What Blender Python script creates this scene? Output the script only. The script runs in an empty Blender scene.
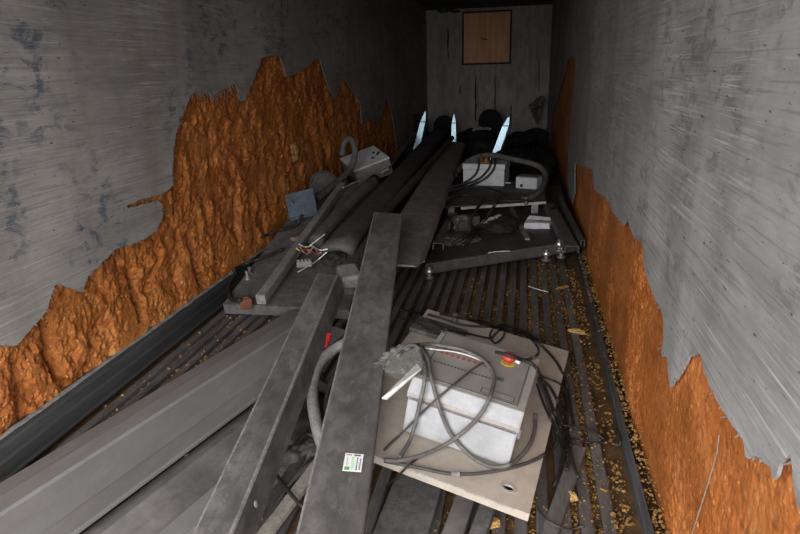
import bpy, bmesh, math, random
from mathutils import Vector, Matrix, noise
from mathutils.geometry import tessellate_polygon
random.seed(7)
C = bpy.context.scene.collection
V = Vector

# ------------------------------------------------------------------ camera
FPX, YAW, PIT, ROLL, HC = 606.44, .204, .3214, -.0311, 1.5138
fw = V((-math.sin(YAW)*math.cos(PIT), math.cos(YAW)*math.cos(PIT), -math.sin(PIT)))
r0 = V((math.cos(YAW), math.sin(YAW), 0)); u0 = r0.cross(fw)
cr = r0*math.cos(ROLL)+u0*math.sin(ROLL); cu = -r0*math.sin(ROLL)+u0*math.cos(ROLL)
CAM = V((0, 0, HC))
cd = bpy.data.cameras.new('camera'); cam = bpy.data.objects.new('camera', cd); C.objects.link(cam)
cd.sensor_width = 36; cd.lens = FPX/800*36; cd.clip_start = .02
cam.matrix_world = Matrix(((cr.x, cu.x, -fw.x, 0), (cr.y, cu.y, -fw.y, 0), (cr.z, cu.z, -fw.z, HC), (0, 0, 0, 1)))
bpy.context.scene.camera = cam

def ray(x, y): return fw+cr*((x-400)/FPX)-cu*((y-267)/FPX)
def U(x, y, z=0.0):
    d = ray(x, y); return CAM+d*((z-HC)/d.z)
def UX(x, y, X):
    d = ray(x, y); return CAM+d*(X/d.x)
def UY(x, y, Y):
    d = ray(x, y); return CAM+d*(Y/d.y)
def fbm(p, o=4):
    return noise.fractal(V(p), 1.0, 2.0, o)

# ------------------------------------------------------------------ materials
def ramp(nt, src, stops):
    n = nt.nodes.new('ShaderNodeValToRGB'); e = n.color_ramp.elements
    while len(e) < len(stops): e.new(.5)
    for k, (p, c) in enumerate(stops):
        e[k].position = p; e[k].color = (c[0], c[1], c[2], 1) if hasattr(c, '__len__') else (c, c, c, 1)
    nt.links.new(src, n.inputs[0]); return n.outputs[0]
def noise_tex(nt, scale, detail=6, rough=.6, stretch=(1, 1, 1), rot=(0, 0, 0), dist=0):
    tc = nt.nodes.new('ShaderNodeTexCoord'); mp = nt.nodes.new('ShaderNodeMapping'); n = nt.nodes.new('ShaderNodeTexNoise')
    mp.inputs['Scale'].default_value = stretch; mp.inputs['Rotation'].default_value = rot
    n.inputs['Scale'].default_value = scale; n.inputs['Detail'].default_value = detail; n.inputs['Roughness'].default_value = rough
    n.inputs['Distortion'].default_value = dist
    nt.links.new(tc.outputs['Object'], mp.inputs[0]); nt.links.new(mp.outputs[0], n.inputs['Vector']); return n.outputs['Fac']
def mixc(nt, fac, a, b, mode='MIX'):
    n = nt.nodes.new('ShaderNodeMix'); n.data_type = 'RGBA'; n.blend_type = mode
    for s, v in ((n.inputs[0], fac), (n.inputs[6], a), (n.inputs[7], b)):
        if isinstance(v, bpy.types.NodeSocket): nt.links.new(v, s)
        elif hasattr(v, '__len__'): s.default_value = (v[0], v[1], v[2], 1)
        else: s.default_value = v
    return n.outputs[2]
def newmat(name):
    m = bpy.data.materials.new(name); m.use_nodes = True; nt = m.node_tree
    return m, nt, nt.nodes['Principled BSDF']
def bump(nt, b, h, strength=.5, dist=.01):
    n = nt.nodes.new('ShaderNodeBump'); n.inputs['Strength'].default_value = strength; n.inputs['Distance'].default_value = dist
    nt.links.new(h, n.inputs['Height']); nt.links.new(n.outputs[0], b.inputs['Normal'])
def mat(name, c1, c2=None, scale=6, rough=.6, metal=0, bmp=.25, stretch=(1, 1, 1), lo=.35, hi=.65, fine=90, spec=.4, grime=.5):
    """two-tone dusty surface: broad noise between c1 and c2, fine grain in the bump"""
    m, nt, b = newmat(name)
    c2 = c2 or tuple(x*.7 for x in c1)
    f = noise_tex(nt, scale, stretch=stretch)
    c = ramp(nt, f, [(lo, c1), (hi, c2)])
    if grime:
        c = mixc(nt, ramp(nt, noise_tex(nt, scale*5, 8, .72, stretch), [(.42, grime), (.56, 0)]), c, tuple(x*.55 for x in c2))
        c = mixc(nt, ramp(nt, noise_tex(nt, scale*9, 6, .7, stretch), [(.56, 0), (.66, grime*.5)]), c, tuple(min(.8, x*1.35) for x in c1))
    nt.links.new(c, b.inputs['Base Color'])
    b.inputs['Roughness'].default_value = rough; b.inputs['Metallic'].default_value = metal
    b.inputs['Specular IOR Level'].default_value = spec
    bump(nt, b, noise_tex(nt, fine, 4), bmp, .003)
    return m

def lining_mat(name, seed, cool):
    m, nt, b = newmat(name)
    tilt = (.10 if cool else -.22)
    def mul(a, c):
        n = nt.nodes.new('ShaderNodeMath'); n.operation = 'MULTIPLY'; nt.links.new(a, n.inputs[0]); nt.links.new(c, n.inputs[1]); return n.outputs[0]
    base = ramp(nt, noise_tex(nt, 1.6, 7, .65, (1, .6, 1)), [(.35, (.275, .262, .252) if cool else (.265, .262, .262)), (.65, (.43, .415, .40) if cool else (.44, .435, .435))])
    # vertical water runs
    run = ramp(nt, noise_tex(nt, 3.2, 5, .6, (1, 1, .10)), [(.47, 0), (.66, .6)])
    base = mixc(nt, run, base, (.24, .215, .195) if cool else (.23, .225, .22))
    # smeared grime along the wall
    sm = ramp(nt, noise_tex(nt, 7, 7, .7, (1, .22, 1), (tilt, 0, 0), .4), [(.50, 0), (.66, .55)])
    base = mixc(nt, sm, base, (.20, .195, .195))
    # blue black blotches where the face film has worn off
    bl = ramp(nt, noise_tex(nt, 13, 8, .75, (1, .55, 1), (tilt, 0, 0), .5), [(.51, 0), (.59, .9 if cool else .6)])
    bl2 = ramp(nt, noise_tex(nt, 1.9, 4, .6, (1, 1, .5)), [(.46, 0), (.56, 1)])
    base = mixc(nt, mul(bl, bl2), base, (.085, .115, .16) if cool else (.13, .137, .15))
    # long pale drag scratches, wide and fine
    zone = ramp(nt, noise_tex(nt, 2.1, 3, .6), [(.42, .15), (.58, 1)])
    for sc, st_, th, op, col in ((75, .022, .575, .55, (.60, .59, .58)), (190, .016, .56, .40, (.56, .55, .54)), (30, .03, .60, .40, (.54, .53, .52)), (110, .05, .62, .6, (.66, .65, .64))):
        f = ramp(nt, noise_tex(nt, sc, 4, .65, (1, st_, 1), (tilt*(1.25 if sc > 100 else 1), 0, 0), .25), [(th, 0), (th+.07, op)])
        base = mixc(nt, mul(f, zone), base, col)
    f = ramp(nt, noise_tex(nt, 95, 4, .65, (1, .025, 1), (tilt*.8, 0, 0)), [(.36, .5), (.45, 0)])
    base = mixc(nt, f, base, (.15, .147, .15))
    # dark nicks, short and flat
    f = ramp(nt, noise_tex(nt, 85, 2, .5, (1, .25, 1), (tilt, 0, 0)), [(.68, 0), (.72, .8)])
    base = mixc(nt, f, base, (.06, .058, .06))
    nt.links.new(base, b.inputs['Base Color']); b.inputs['Roughness'].default_value = .62
    b.inputs['Specular IOR Level'].default_value = .3
    bump(nt, b, noise_tex(nt, 40, 6, .7, (1, .12, 1), (tilt, 0, 0)), .35, .004)
    return m
def foam_mat(name, dark, mid, light, vstretch, speck, bmp, fiss):
    m, nt, b = newmat(name)
    base = ramp(nt, noise_tex(nt, 4, 9, .7, (1, 1, vstretch)), [(.33, dark), (.5, mid), (.66, light)])
    skin = ramp(nt, noise_tex(nt, 2.3, 5, .6, (1, .6, 1.6)), [(.54, 0), (.62, .6)])
    base = mixc(nt, skin, base, tuple(x*.8 for x in mid[:2])+(mid[2]*.6,))
    f = ramp(nt, noise_tex(nt, 34, 7, .75, (1, 1, vstretch)), [(.38, fiss), (.50, 0)])
    base = mixc(nt, f, base, tuple(x*.45 for x in dark))
    s = ramp(nt, noise_tex(nt, 55, 6, .7), [(.575, 0), (.64, speck)])
    base = mixc(nt, s, base, (.80, .44, .15))
    nt.links.new(base, b.inputs['Base Color']); b.inputs['Roughness'].default_value = .48
    b.inputs['Specular IOR Level'].default_value = .35
    bump(nt, b, noise_tex(nt, 38, 10, .75, (1, 1, vstretch)), bmp, .014)
    return m

M = {}
M['lin_l'] = lining_mat('scuffed grey lining cool', 1, True)
M['lin_r'] = lining_mat('scuffed grey lining', 2, False)
M['fibre'] = mat('torn pale fibre', (0.34, 0.3332, 0.323), (0.2, 0.196, 0.19), 40, .9)
M['foam_l'] = foam_mat('rough rust orange foam', (.28, .075, .014), (.50, .160, .034), (.68, .27, .07), .85, .8, 1.0, .75)
M['foam_r'] = foam_mat('orange foam', (.36, .102, .022), (.52, .165, .042), (.63, .235, .07), 1.0, .6, .5, .65)
M['end'] = mat('stained end panel', (0.42, 0.4032, 0.3864), (0.27, 0.2592, 0.2484), 1.6, .7, 0, .2, (1, 1, .35))
M['ceil'] = mat('dark ceiling sheet', (.05, .047, .045), (.035, .033, .03), 2, .8)
M['floor'] = mat('grimy aluminium floor rail', (0.21, 0.1995, 0.1932), (0.105, 0.0997, 0.0966), 7, .5, .2, .3, (1, .15, 1))
M['groove'] = mat('dirt in floor groove', (.045, .026, .013), (.16, .085, .03), 14, .9)
M['kerb'] = mat('black scuffed kerb rubber', (0.026, 0.026, 0.0268), (0.075, 0.075, 0.0772), 5, .45, 0, .3, (1, .12, 1))
M['rail'] = mat('worn dark rail', (0.07, 0.0721, 0.0756), (0.17, 0.1751, 0.1836), 6, .45, .3, .3, (1, .2, 1))
M['crumb'] = mat('tan foam crumb', (0.42, 0.231, 0.0714), (0.14, 0.077, 0.0238), 34, .9, lo=.4, hi=.6)
M['crumb_y'] = mat('pale yellow foam', (.66, .46, .18), (.48, .28, .09), 20, .9)
M['beam'] = mat('dusty grey painted steel', (0.215, 0.2021, 0.1956), (0.1, 0.094, 0.091), 4, .55, .1, .3, (1, .5, 1))
M['beam_b'] = mat('dusty grey painted steel cool', (0.25, 0.2375, 0.23), (0.105, 0.0997, 0.0966), 4, .5, .15, .3, (1, .5, 1))
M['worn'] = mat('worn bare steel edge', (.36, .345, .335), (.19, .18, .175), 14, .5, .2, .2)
M['sheet'] = mat('grey sheet metal', (0.27, 0.266, 0.27), (0.205, 0.2019, 0.205), 3, .5, .2, .2, (1, .3, 1), grime=.2)
M['sheet_d'] = mat('brownish grey sheet metal', (0.25, 0.235, 0.23), (0.125, 0.1175, 0.115), 4, .5, .2, .2, grime=.2)
M['strap'] = mat('black dusty rubber belt', (0.1, 0.095, 0.093), (0.055, 0.0522, 0.0512), 8, .75, 0, .5)
M['slab'] = mat('brown grey dusty slab', (0.27, 0.2538, 0.2376), (0.17, 0.1598, 0.1496), 3, .7, 0, .3)
M['deck'] = mat('grimy black deck plate', (0.105, 0.1008, 0.0987), (0.05, 0.048, 0.047), 5, .6, .1, .35)
M['deck_l'] = mat('grimy dark cover', (0.16, 0.1552, 0.1536), (0.085, 0.0825, 0.0816), 5, .7, 0, .5)
M['black'] = mat('black cable sheath', (.018, .017, .017), (.035, .033, .032), 20, .5)
M['grey_cable'] = mat('dusty grey cable sheath', (0.17, 0.1598, 0.153), (0.1, 0.094, 0.09), 18, .6)
M['dark_cable'] = mat('dusty dark cable sheath', (0.085, 0.0799, 0.0765), (0.05, 0.047, 0.045), 18, .6)
M['conduit'] = mat('grey flexible conduit', (0.36, 0.3528, 0.3456), (0.24, 0.2352, 0.2304), 14, .6)
M['conduit_d'] = mat('dusty dark conduit', (0.15, 0.1455, 0.1425), (0.08, 0.0776, 0.076), 14, .6)
M['plate'] = mat('dusty beige painted plate', (0.52, 0.4576, 0.39), (0.39, 0.3432, 0.2925), 2.5, .6, 0, .15, spec=.25, grime=.22)
M['plate_e'] = mat('bare bright edge', (.62, .61, .6), (.4, .39, .38), 12, .4, .3)
M['ebox'] = mat('white grey enclosure', (0.44, 0.4532, 0.4752), (0.34, 0.3502, 0.3672), 5, .45, 0, .06, grime=.22)
M['elid'] = mat('dusty grey lid', (0.4, 0.38, 0.36), (0.31, 0.2945, 0.279), 6, .6, 0, .1, grime=.22)
M['ekey'] = mat('dusty keypad film', (0.3, 0.282, 0.261), (0.235, 0.2209, 0.2044), 8, .5, 0, .05, grime=0)
M['ink'] = mat('dark print', (.10, .095, .09), (.13, .12, .11), 40, .6, grime=0)
M['inkred'] = mat('faded red print', (.36, .10, .085), (.30, .12, .10), 40, .6, grime=0)
M['inkgreen'] = mat('dull green key', (.09, .13, .10), (.12, .15, .12), 40, .6)
M['red'] = mat('red plastic', (.55, .05, .04), (.42, .045, .04), 20, .4, 0, .05)
M['redbright'] = mat('bright red plastic', (.85, .055, .04), (.7, .04, .03), 20, .35, 0, .05, grime=0)
M['yellow'] = mat('yellow ring', (.62, .47, .06), (.5, .36, .05), 20, .5)
M['amber'] = mat('amber brass gland', (.60, .24, .03), (.4, .15, .02), 20, .35, .3)
M['steel'] = mat('bright zinc bolt', (.55, .55, .56), (.35, .35, .36), 30, .3, .8, .1, grime=0)
M['gbox'] = mat('light grey box', (0.62, 0.6386, 0.6758), (0.48, 0.4944, 0.5232), 6, .5, 0, .1, grime=.22)
M['gbox_d'] = mat('dusty grey box side', (0.26, 0.2522, 0.2496), (0.16, 0.1552, 0.1536), 8, .6)
M['bbox'] = mat('blue grey box', (0.13, 0.169, 0.2145), (0.085, 0.1105, 0.1403), 9, .5)
M['bar'] = mat('grey square bar', (0.32, 0.3104, 0.304), (0.19, 0.1843, 0.1805), 6, .55, .1)
M['rust'] = mat('rusty block', (.20, .075, .04), (.12, .045, .025), 25, .8)
M['paper'] = mat('white card', (.66, .66, .70), (.5, .5, .54), 25, .7, grime=0)
M['label'] = mat('white label paper', (.80, .80, .82), (.74, .74, .76), 20, .6, 0, .02, grime=0)
M['green'] = mat('green print', (.12, .34, .10), (.16, .42, .14), 30, .6, grime=0)
M['palegreen'] = mat('pale green print', (.45, .68, .42), (.5, .72, .47), 30, .6, grime=0)
M['blade'] = mat('pale blue reflective plate', (.46, .64, .74), (.34, .50, .60), 6, .34, .85, .05, grime=.22)
M['blade_e'] = mat('dark blue plate edge', (.04, .07, .10), (.03, .05, .07), 8, .5)
M['lump'] = mat('dark grimy cloth', (0.03, 0.0285, 0.0276), (0.016, 0.0152, 0.0147), 7, .85, 0, .6, fine=40)
M['lump_g'] = mat('dusty dark casting', (0.125, 0.12, 0.1175), (0.06, 0.0576, 0.0564), 9, .7, 0, .5)
M['soot'] = mat('matt black rubber', (.008, .008, .008), (.012, .011, .011), 9, .9)
M['cream'] = mat('cream board', (0.42, 0.3906, 0.336), (0.3, 0.279, 0.24), 8, .7)
M['tan'] = mat('tan strip', (.30, .25, .20), (.22, .18, .15), 8, .7)
M['foil'] = mat('crumpled clear film', (.55, .53, .45), (.2, .17, .10), 16, .18, .6, .2)
M['wire_y'] = mat('yellow wire', (.75, .62, .10), (.7, .5, .1), 20, .4, grime=0)
M['wire_w'] = mat('white wire', (.75, .72, .72), (.6, .55, .55), 20, .4, grime=0)
M['wire_p'] = mat('pink wire', (.65, .30, .33), (.5, .2, .25), 20, .4)
M['wood_frame'] = mat('black hatch frame', (.02, .018, .017), (.03, .027, .025), 9, .7)
M['shred'] = mat('pale shredded sheet', (.62, .60, .55), (.4, .38, .33), 40, .7)
# plywood
m, nt, b = newmat('orange brown plywood')
g = ramp(nt, noise_tex(nt, 5, 6, .6, (1.6, 1, .18), (0, 0, 0), .6), [(.3, (.55, .25, .125)), (.55, (.78, .40, .21)), (.75, (.63, .30, .15))])
g = mixc(nt, ramp(nt, noise_tex(nt, 2.0, 3, .5, (1, 1, .3)), [(.45, 0), (.7, .5)]), g, (.46, .25, .15))
nt.links.new(g, b.inputs['Base Color']); b.inputs['Roughness'].default_value = .6; M['ply'] = m

# ------------------------------------------------------------------ mesh helpers
ROOT = {}
def finish(name, bm, m, parent=None, bevel=0, smooth=False, base=None):
    bmesh.ops.recalc_face_normals(bm, faces=bm.faces)
    if parent is None:
        if base is None:
            xs = [v.co for v in bm.verts]
            base = V(((min(c.x for c in xs)+max(c.x for c in xs))/2, (min(c.y for c in xs)+max(c.y for c in xs))/2, min(c.z for c in xs)))
        off = V(base)
    else: off = ROOT[parent.name]
    bmesh.ops.translate(bm, verts=bm.verts, vec=-off)
    me = bpy.data.meshes.new(name); bm.to_mesh(me); bm.free()
    for x in (m if isinstance(m, (list, tuple)) else [m]): me.materials.append(x)
    if smooth:
        for p in me.polygons: p.use_smooth = True
    o = bpy.data.objects.new(name, me); C.objects.link(o)
    if parent is None: o.location = off
    else: o.parent = parent
    ROOT[o.name] = off
    if bevel:
        md = o.modifiers.new('bevel', 'BEVEL'); md.width = bevel; md.segments = 2; md.limit_method = 'ANGLE'; md.angle_limit = math.radians(35)
    return o
def thing(name, base, label, cat, group=None):
    o = bpy.data.objects.new(name, None); C.objects.link(o); o.location = base; o.empty_display_size = .05
    ROOT[o.name] = V(base); return tag(o, label, cat, group)
def tag(o, label, cat, group=None, kind=None):
    o['label'] = label; o['category'] = cat
    if group: o['group'] = group
    if kind: o['kind'] = kind
    return o
def BM(): return bmesh.new()
def hexa(bm, lo, hi, mi=0):
    """prism between two rings of points with the same count"""
    a = [bm.verts.new(p) for p in lo]; b = [bm.verts.new(p) for p in hi]; n = len(a); fs = []
    fs.append(bm.faces.new(a[::-1])); fs.append(bm.faces.new(b))
    for i in range(n): fs.append(bm.faces.new((a[i], a[(i+1) % n], b[(i+1) % n], b[i])))
    for f in fs: f.material_index = mi
    return fs
def box(bm, c, s, R=None, mi=0):
    R = R or Matrix.Identity(3); c = V(c); x, y, z = s[0]/2, s[1]/2, s[2]/2
    q = [(-x, -y), (x, -y), (x, y), (-x, y)]
    return hexa(bm, [c+R@V((a, b, -z)) for a, b in q], [c+R@V((a, b, z)) for a, b in q], mi)
def slab(bm, quad, t):
    """quad of top points with thickness t measured down its normal"""
    n = (V(quad[1])-V(quad[0])).cross(V(quad[3])-V(quad[0])).normalized()
    if n.z < 0: n = -n
    return hexa(bm, [V(p)-n*t for p in quad], [V(p) for p in quad])
def spline(pts, n=8):
    P = [V(p) for p in pts]; P = [P[0]*2-P[1]]+P+[P[-1]*2-P[-2]]; out = []
    for i in range(1, len(P)-2):
        a, b, c, d = P[i-1:i+3]
        for k in range(n):
            t = k/n
            out.append(.5*((2*b)+(c-a)*t+(2*a-5*b+4*c-d)*t*t+(3*b-a-3*c+d)*t**3))
    out.append(P[-2]); return out
def tube(bm, pts, r, n=8, sub=8, ribs=0):
    P = spline(pts, sub) if sub else [V(p) for p in pts]
    d = (P[1]-P[0]).normalized(); up = V((0, 0, 1)) if abs(d.z) < .9 else V((1, 0, 0)); nx = d.cross(up).normalized(); rings = []
    for i, p in enumerate(P):
        d = (P[min(i+1, len(P)-1)]-P[max(i-1, 0)]).normalized()
        nx = (nx-d*nx.dot(d)).normalized(); ny = d.cross(nx)
        rr = r*(1+(.08 if (ribs and i % 2) else 0))
        rings.append([bm.verts.new(p+(nx*math.cos(a)+ny*math.sin(a))*rr) for a in [2*math.pi*k/n for k in range(n)]])
    for a, b in zip(rings, rings[1:]):
        for k in range(n): bm.faces.new((a[k], a[(k+1) % n], b[(k+1) % n], b[k]))
    bm.faces.new(rings[0][::-1]); bm.faces.new(rings[-1])
def lathe(bm, c, axis, prof, n=20):
    """prof: (radius, along) pairs, along AXIS from C"""
    ax = V(axis).normalized(); t = V((0, 0, 1)) if abs(ax.z) < .9 else V((1, 0, 0)); nx = ax.cross(t).normalized(); ny = ax.cross(nx)
    rings = []
    for r, h in prof:
        rings.append([bm.verts.new(V(c)+ax*h+(nx*math.cos(2*math.pi*k/n)+ny*math.sin(2*math.pi*k/n))*max(r, 1e-4)) for k in range(n)])
    for a, b in zip(rings, rings[1:]):
        for k in range(n): bm.faces.new((a[k], a[(k+1) % n], b[(k+1) % n], b[k]))
    bm.faces.new(rings[0][::-1]); bm.faces.new(rings[-1])
def blob(bm, c, s, seed, amp=.25, sub=3, R=None, freq=1.6):
    tmp = bmesh.ops.create_icosphere(bm, subdivisions=sub, radius=1)['verts']
    for v in tmp:
        p = v.co.copy(); k = 1+amp*fbm(p*freq+V((seed*3.1, seed*1.7, seed)), 4)
        q = V((p.x*s[0]*k, p.y*s[1]*k, p.z*s[2]*k))
        v.co = V(c)+(R@q if R else q)
def frame(P0, P1, roll=0):
    d = (P1-P0).normalized(); a = d.cross(V((0, 0, 1))).normalized(); up = a.cross(d)
    a2 = a*math.cos(roll)-up*math.sin(roll); u2 = a*math.sin(roll)+up*math.cos(roll)
    return d, a2, u2
def channel_profile(w, h, t, r, seg=3):
    """inverted U, origin at the middle of its top face"""
    o = [(-w/2, -h)]
    for k in range(seg+1):
        a = math.pi-math.pi/2*k/seg; o.append((-w/2+r+r*math.cos(a), -r+r*math.sin(a)))
    for k in range(seg+1):
        a = math.pi/2-math.pi/2*k/seg; o.append((w/2-r+r*math.cos(a), -r+r*math.sin(a)))
    o += [(w/2, -h), (w/2-t, -h), (w/2-t, -t), (-w/2+t, -t), (-w/2+t, -h)]
    return o
def loft(bm, P0, P1, prof, roll0=0, roll1=None, seg=1, sag=0, scale1=1, worn=()):
    """sweep a 2D profile between two points, with triangulated end caps"""
    roll1 = roll0 if roll1 is None else roll1; rings = []
    for k in range(seg+1):
        t = k/seg; d, a, u = frame(P0, P1, roll0+(roll1-roll0)*t); p = P0.lerp(P1, t)-u*sag*4*t*(1-t); s = 1+(scale1-1)*t
        rings.append([bm.verts.new(p+a*x*s+u*y*s) for x, y in prof])
    n = len(prof)
    for a, b in zip(rings, rings[1:]):
        for k in range(n): bm.faces.new((a[k], a[(k+1) % n], b[(k+1) % n], b[k])).material_index = 1 if k in worn else 0
    tri = tessellate_polygon([[V((x, y, 0)) for x, y in prof]])
    for R_ in (rings[0], rings[-1]):
        for q in tri:
            try: bm.faces.new([R_[i] for i in q])
            except ValueError: pass
def jag(pts, step, amp, seed):
    """break a 2D polyline up into a torn edge"""
    out = []
    for i, (a, b) in enumerate(zip(pts, pts[1:])):
        a, b = V(a), V(b); L = (b-a).length; n = max(1, int(L/step)); nrm = V((-(b-a).y, (b-a).x)).normalized() if L > 0 else V((0, 0))
        for k in range(n):
            p = a.lerp(b, k/n); w = 0 if k == 0 else 1
            q = p+nrm*w*amp*(noise.noise(V((p.x*47, p.y*47, seed)))+.8*noise.noise(V((p.x*130, p.y*130, seed+5))))
            out.append((q.x, q.y))
    out.append(tuple(pts[-1])); return out

# ------------------------------------------------------------------ the trailer shell
XR, W, LEN, H, BACK = .47, 2.476, 13.11, 2.60, -.75
XL = XR-W
def st(o, label=None):
    o['kind'] = 'structure'
    if label: o['label'] = label
    return o
# floor: a pan with raised lengthwise T rails
bm = BM(); PITCH = .0745
box(bm, ((XL+XR)/2, (BACK+LEN)/2, -.045), (W+.3, LEN-BACK, .03), mi=1)
x = XR-.135
while x > XL+.09:
    w = .044
    hexa(bm, [V((x-w/2, BACK, -.03)), V((x-w/2+.008, BACK, -.03)), V((x+w/2-.008, BACK, -.03)), V((x+w/2, BACK, -.03)), V((x+w/2, BACK, -.003)), V((x+w/2-.004, BACK, 0)), V((x-w/2+.004, BACK, 0)), V((x-w/2, BACK, -.003))],
         [V((x-w/2, LEN, -.03)), V((x-w/2+.008, LEN, -.03)), V((x+w/2-.008, LEN, -.03)), V((x+w/2, LEN, -.03)), V((x+w/2, LEN, -.003)), V((x+w/2-.004, LEN, 0)), V((x-w/2+.004, LEN, 0)), V((x-w/2, LEN, -.003))])
    x -= PITCH
st(finish('floor', bm, [M['floor'], M['groove']], base=(0, 0, 0)), 'dark grooved floor of lengthwise metal rails with orange crumbs')
bm = BM(); box(bm, ((XL+XR)/2, (BACK+LEN)/2, H+.03), (W+.3, LEN-BACK, .06)); st(finish('ceiling', bm, M['ceil'], base=(0, 0, H)))
bm = BM(); box(bm, ((XL+XR)/2, LEN+.03, H/2), (W+.3, .06, H+.1)); we = st(finish('wall_end', bm, M['end'], base=(0, LEN, 0)), 'grey stained end wall with a plywood hatch')
# end wall: pressed seams, top rail, corner posts, dark runs
for nm, (xa, xb, za, zb, t, mk) in {'top_rail': (XL, XR, H-.06, H, .05, 'ceil')}.items():
    bm = BM(); box(bm, ((xa+xb)/2, LEN-t/2, (za+zb)/2), (xb-xa, t, zb-za)); finish(nm, bm, M[mk], we)
def stain(px, y0, y1, w, seed):
    bm = BM(); n = 14; L_, R_ = [], []
    for k in range(n+1):
        t = k/n; p = UY(px+1.0*noise.noise(V((t*4, seed, 0))), y0+(y1-y0)*t, LEN-.003)
        q = w*(.35+.9*abs(noise.noise(V((t*7, seed, 3)))))*(1-abs(2*t-1)**6)+.002
        L_.append(p+V((-q, 0, 0))); R_.append(p+V((q, 0, 0)))
    ring = L_+R_[::-1]
    a = [bm.verts.new(p) for p in ring]; bm.faces.new(a)
    bmesh.ops.triangulate(bm, faces=bm.faces)
    ex = bmesh.ops.extrude_face_region(bm, geom=bm.faces[:]); bmesh.ops.translate(bm, verts=[v for v in ex['geom'] if isinstance(v, bmesh.types.BMVert)], vec=(0, .002, 0))
    finish('dark_stain', bm, M['wood_frame'], we)
stain(475.5, 72, 124, .022, 1); stain(495, 73, 119, .014, 2); stain(448, 28, 60, .02, 3); stain(460, 86, 94, .02, 4); stain(511, 104, 128, .016, 5); stain(539, 60, 92, .015, 7)
bm = BM()
for k in range(8):
    p = UY(440+k*2.6, 11+.9*math.sin(k*1.3), LEN-.012); blob(bm, p, (.06, .012, .025), k, .4, 2)
finish('dirt_smear', bm, M['ceil'], we, smooth=True)

# walls: torn lining sheet (the wall) over a foam layer (its part)
left_px = [(-90, 366), (-40, 352), (0, 345), (7, 347), (17, 345), (32, 328), (47, 311), (53, 291), (56, 284), (66, 287), (83, 292), (88, 276), (96, 269), (104, 261), (116, 249), (130, 245), (145, 239), (157, 230), (163, 217), (163, 204), (158, 200.5), (143, 204.5), (128, 208.5), (127, 205.5), (143, 199), (158, 195), (163, 193), (170, 189), (174, 184), (172.5, 173), (173.4, 150), (176, 134), (185, 110), (191, 94), (197, 91.5), (208.5, 92.5), (212, 97), (220, 90.5), (236.6, 83.5), (239, 96), (241, 101), (246, 100), (250.6, 87), (257.7, 70.5), (262, 58), (269, 55.5), (280, 56.4), (283.5, 66), (286.7, 77.5), (295, 74), (302, 70.5), (311.5, 64), (315, 59), (319.5, 58), (323, 70.5), (330, 91.5), (335, 98.5), (339.6, 87), (343.4, 73.7), (346.6, 82), (356, 96), (360.7, 105.5), (361.6, 124), (370, 119.6), (379, 122), (384, 110), (386.4, 94), (390, 105.5), (393.5, 124), (395, 134), (398, 152)]
right_px = [(551, 160), (549, 140), (552, 113), (557, 99.6), (563.7, 76), (567.7, 60), (571.6, 56.3), (575.5, 60), (574.5, 76), (572, 105), (570, 130), (568, 158), (567.5, 180), (569, 197), (572, 204), (574.6, 194), (574.8, 163), (580, 165), (592.5, 169), (594, 190), (605, 197.5), (610, 205), (612.5, 212), (622.5, 225), (627.5, 220), (632.5, 235), (642.5, 245), (643.5, 267), (650, 287), (662.5, 314.5), (663.5, 337), (661, 354.5), (666.5, 357), (668, 372), (670, 387), (680, 374.5), (690, 354.5), (700, 354.5), (702.5, 367), (710, 387), (717.5, 402), (730, 422), (742.5, 439.5), (745, 457), (760, 459.5), (770, 467), (772.5, 479.5), (782.5, 459.5), (790, 454.5), (792.5, 482), (797.5, 507), (803, 512), (812, 525)]
def yz(pts, X): return [((q := UX(a, b, X)).y, q.z) for a, b in pts]
def lining(name, X, edge, side, m, seed):
    edge = sorted([edge], key=lambda e: 0)[0]
    if edge[0][0] > edge[-1][0]: edge = edge[::-1]           # from near to far
    e = jag(edge, .016, .0075, seed)
    poly = [(BACK, H), (BACK, e[0][1])]+e+[(LEN, e[-1][1]), (LEN, H)]
    # curl and buckle: keep a grid of inner points out of it, the sheet stays flat with a torn rim
    bm = BM(); tri = tessellate_polygon([[V((a, b, 0)) for a, b in poly]])
    A = [bm.verts.new((X, a, b)) for a, b in poly]; B = [bm.verts.new((X+side*.007, a, b)) for a, b in poly]
    for t in tri:
        for R_ in (A, B):
            try: bm.faces.new([R_[i] for i in t])
            except ValueError: pass
    n = len(poly)
    for i in range(n):
        f = bm.faces.new((A[i], A[(i+1) % n], B[(i+1) % n], B[i])); f.material_index = 1
    # feathered fibre lip along the torn edge: a thin ragged strip standing on the sheet's face
    return finish(name, bm, [m, M['fibre']], base=(X, 0, 0))
wl = st(lining('wall_left', XL, yz(left_px, XL), -1, M['lin_l'], 3), 'grey scuffed left wall lining torn away along its lower half')
wr = st(lining('wall_right', XR, yz(right_px, XR), 1, M['lin_r'], 9), 'grey scratched right wall lining with a jagged torn lower edge')
def fringe(X, pts, side, parent, seed, w, skip=.6):
    """short pale torn fibres that stand off along the edge"""
    rnd = random.Random(seed); e = yz(pts, X); bm = BM()
    for (a, b) in zip(e, e[1:]):
        a, b = V(a), V(b); n = max(1, int((b-a).length/.012))
        for k in range(n):
            if rnd.random() < skip: continue
            p = a.lerp(b, (k+rnd.random())/n); l = w*(.3+rnd.random()); an = rnd.uniform(-.9, .9)-math.pi/2
            t = .0035*(.5+rnd.random()*1.4); tip = V((p.x+l*math.cos(an), p.y+l*math.sin(an)))
            x0 = X-side*.001; x1 = X-side*(.004+.012*rnd.random())
            q = [V((x0, p.x-t, p.y+.004)), V((x0, p.x+t, p.y+.004)), V((x1, tip.x, tip.y))]
            hexa(bm, q, [v+V((side*.0015, 0, 0)) for v in q])
    o = finish('torn_fibres', bm, M['fibre'], parent); o['kind'] = 'stuff'
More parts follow.
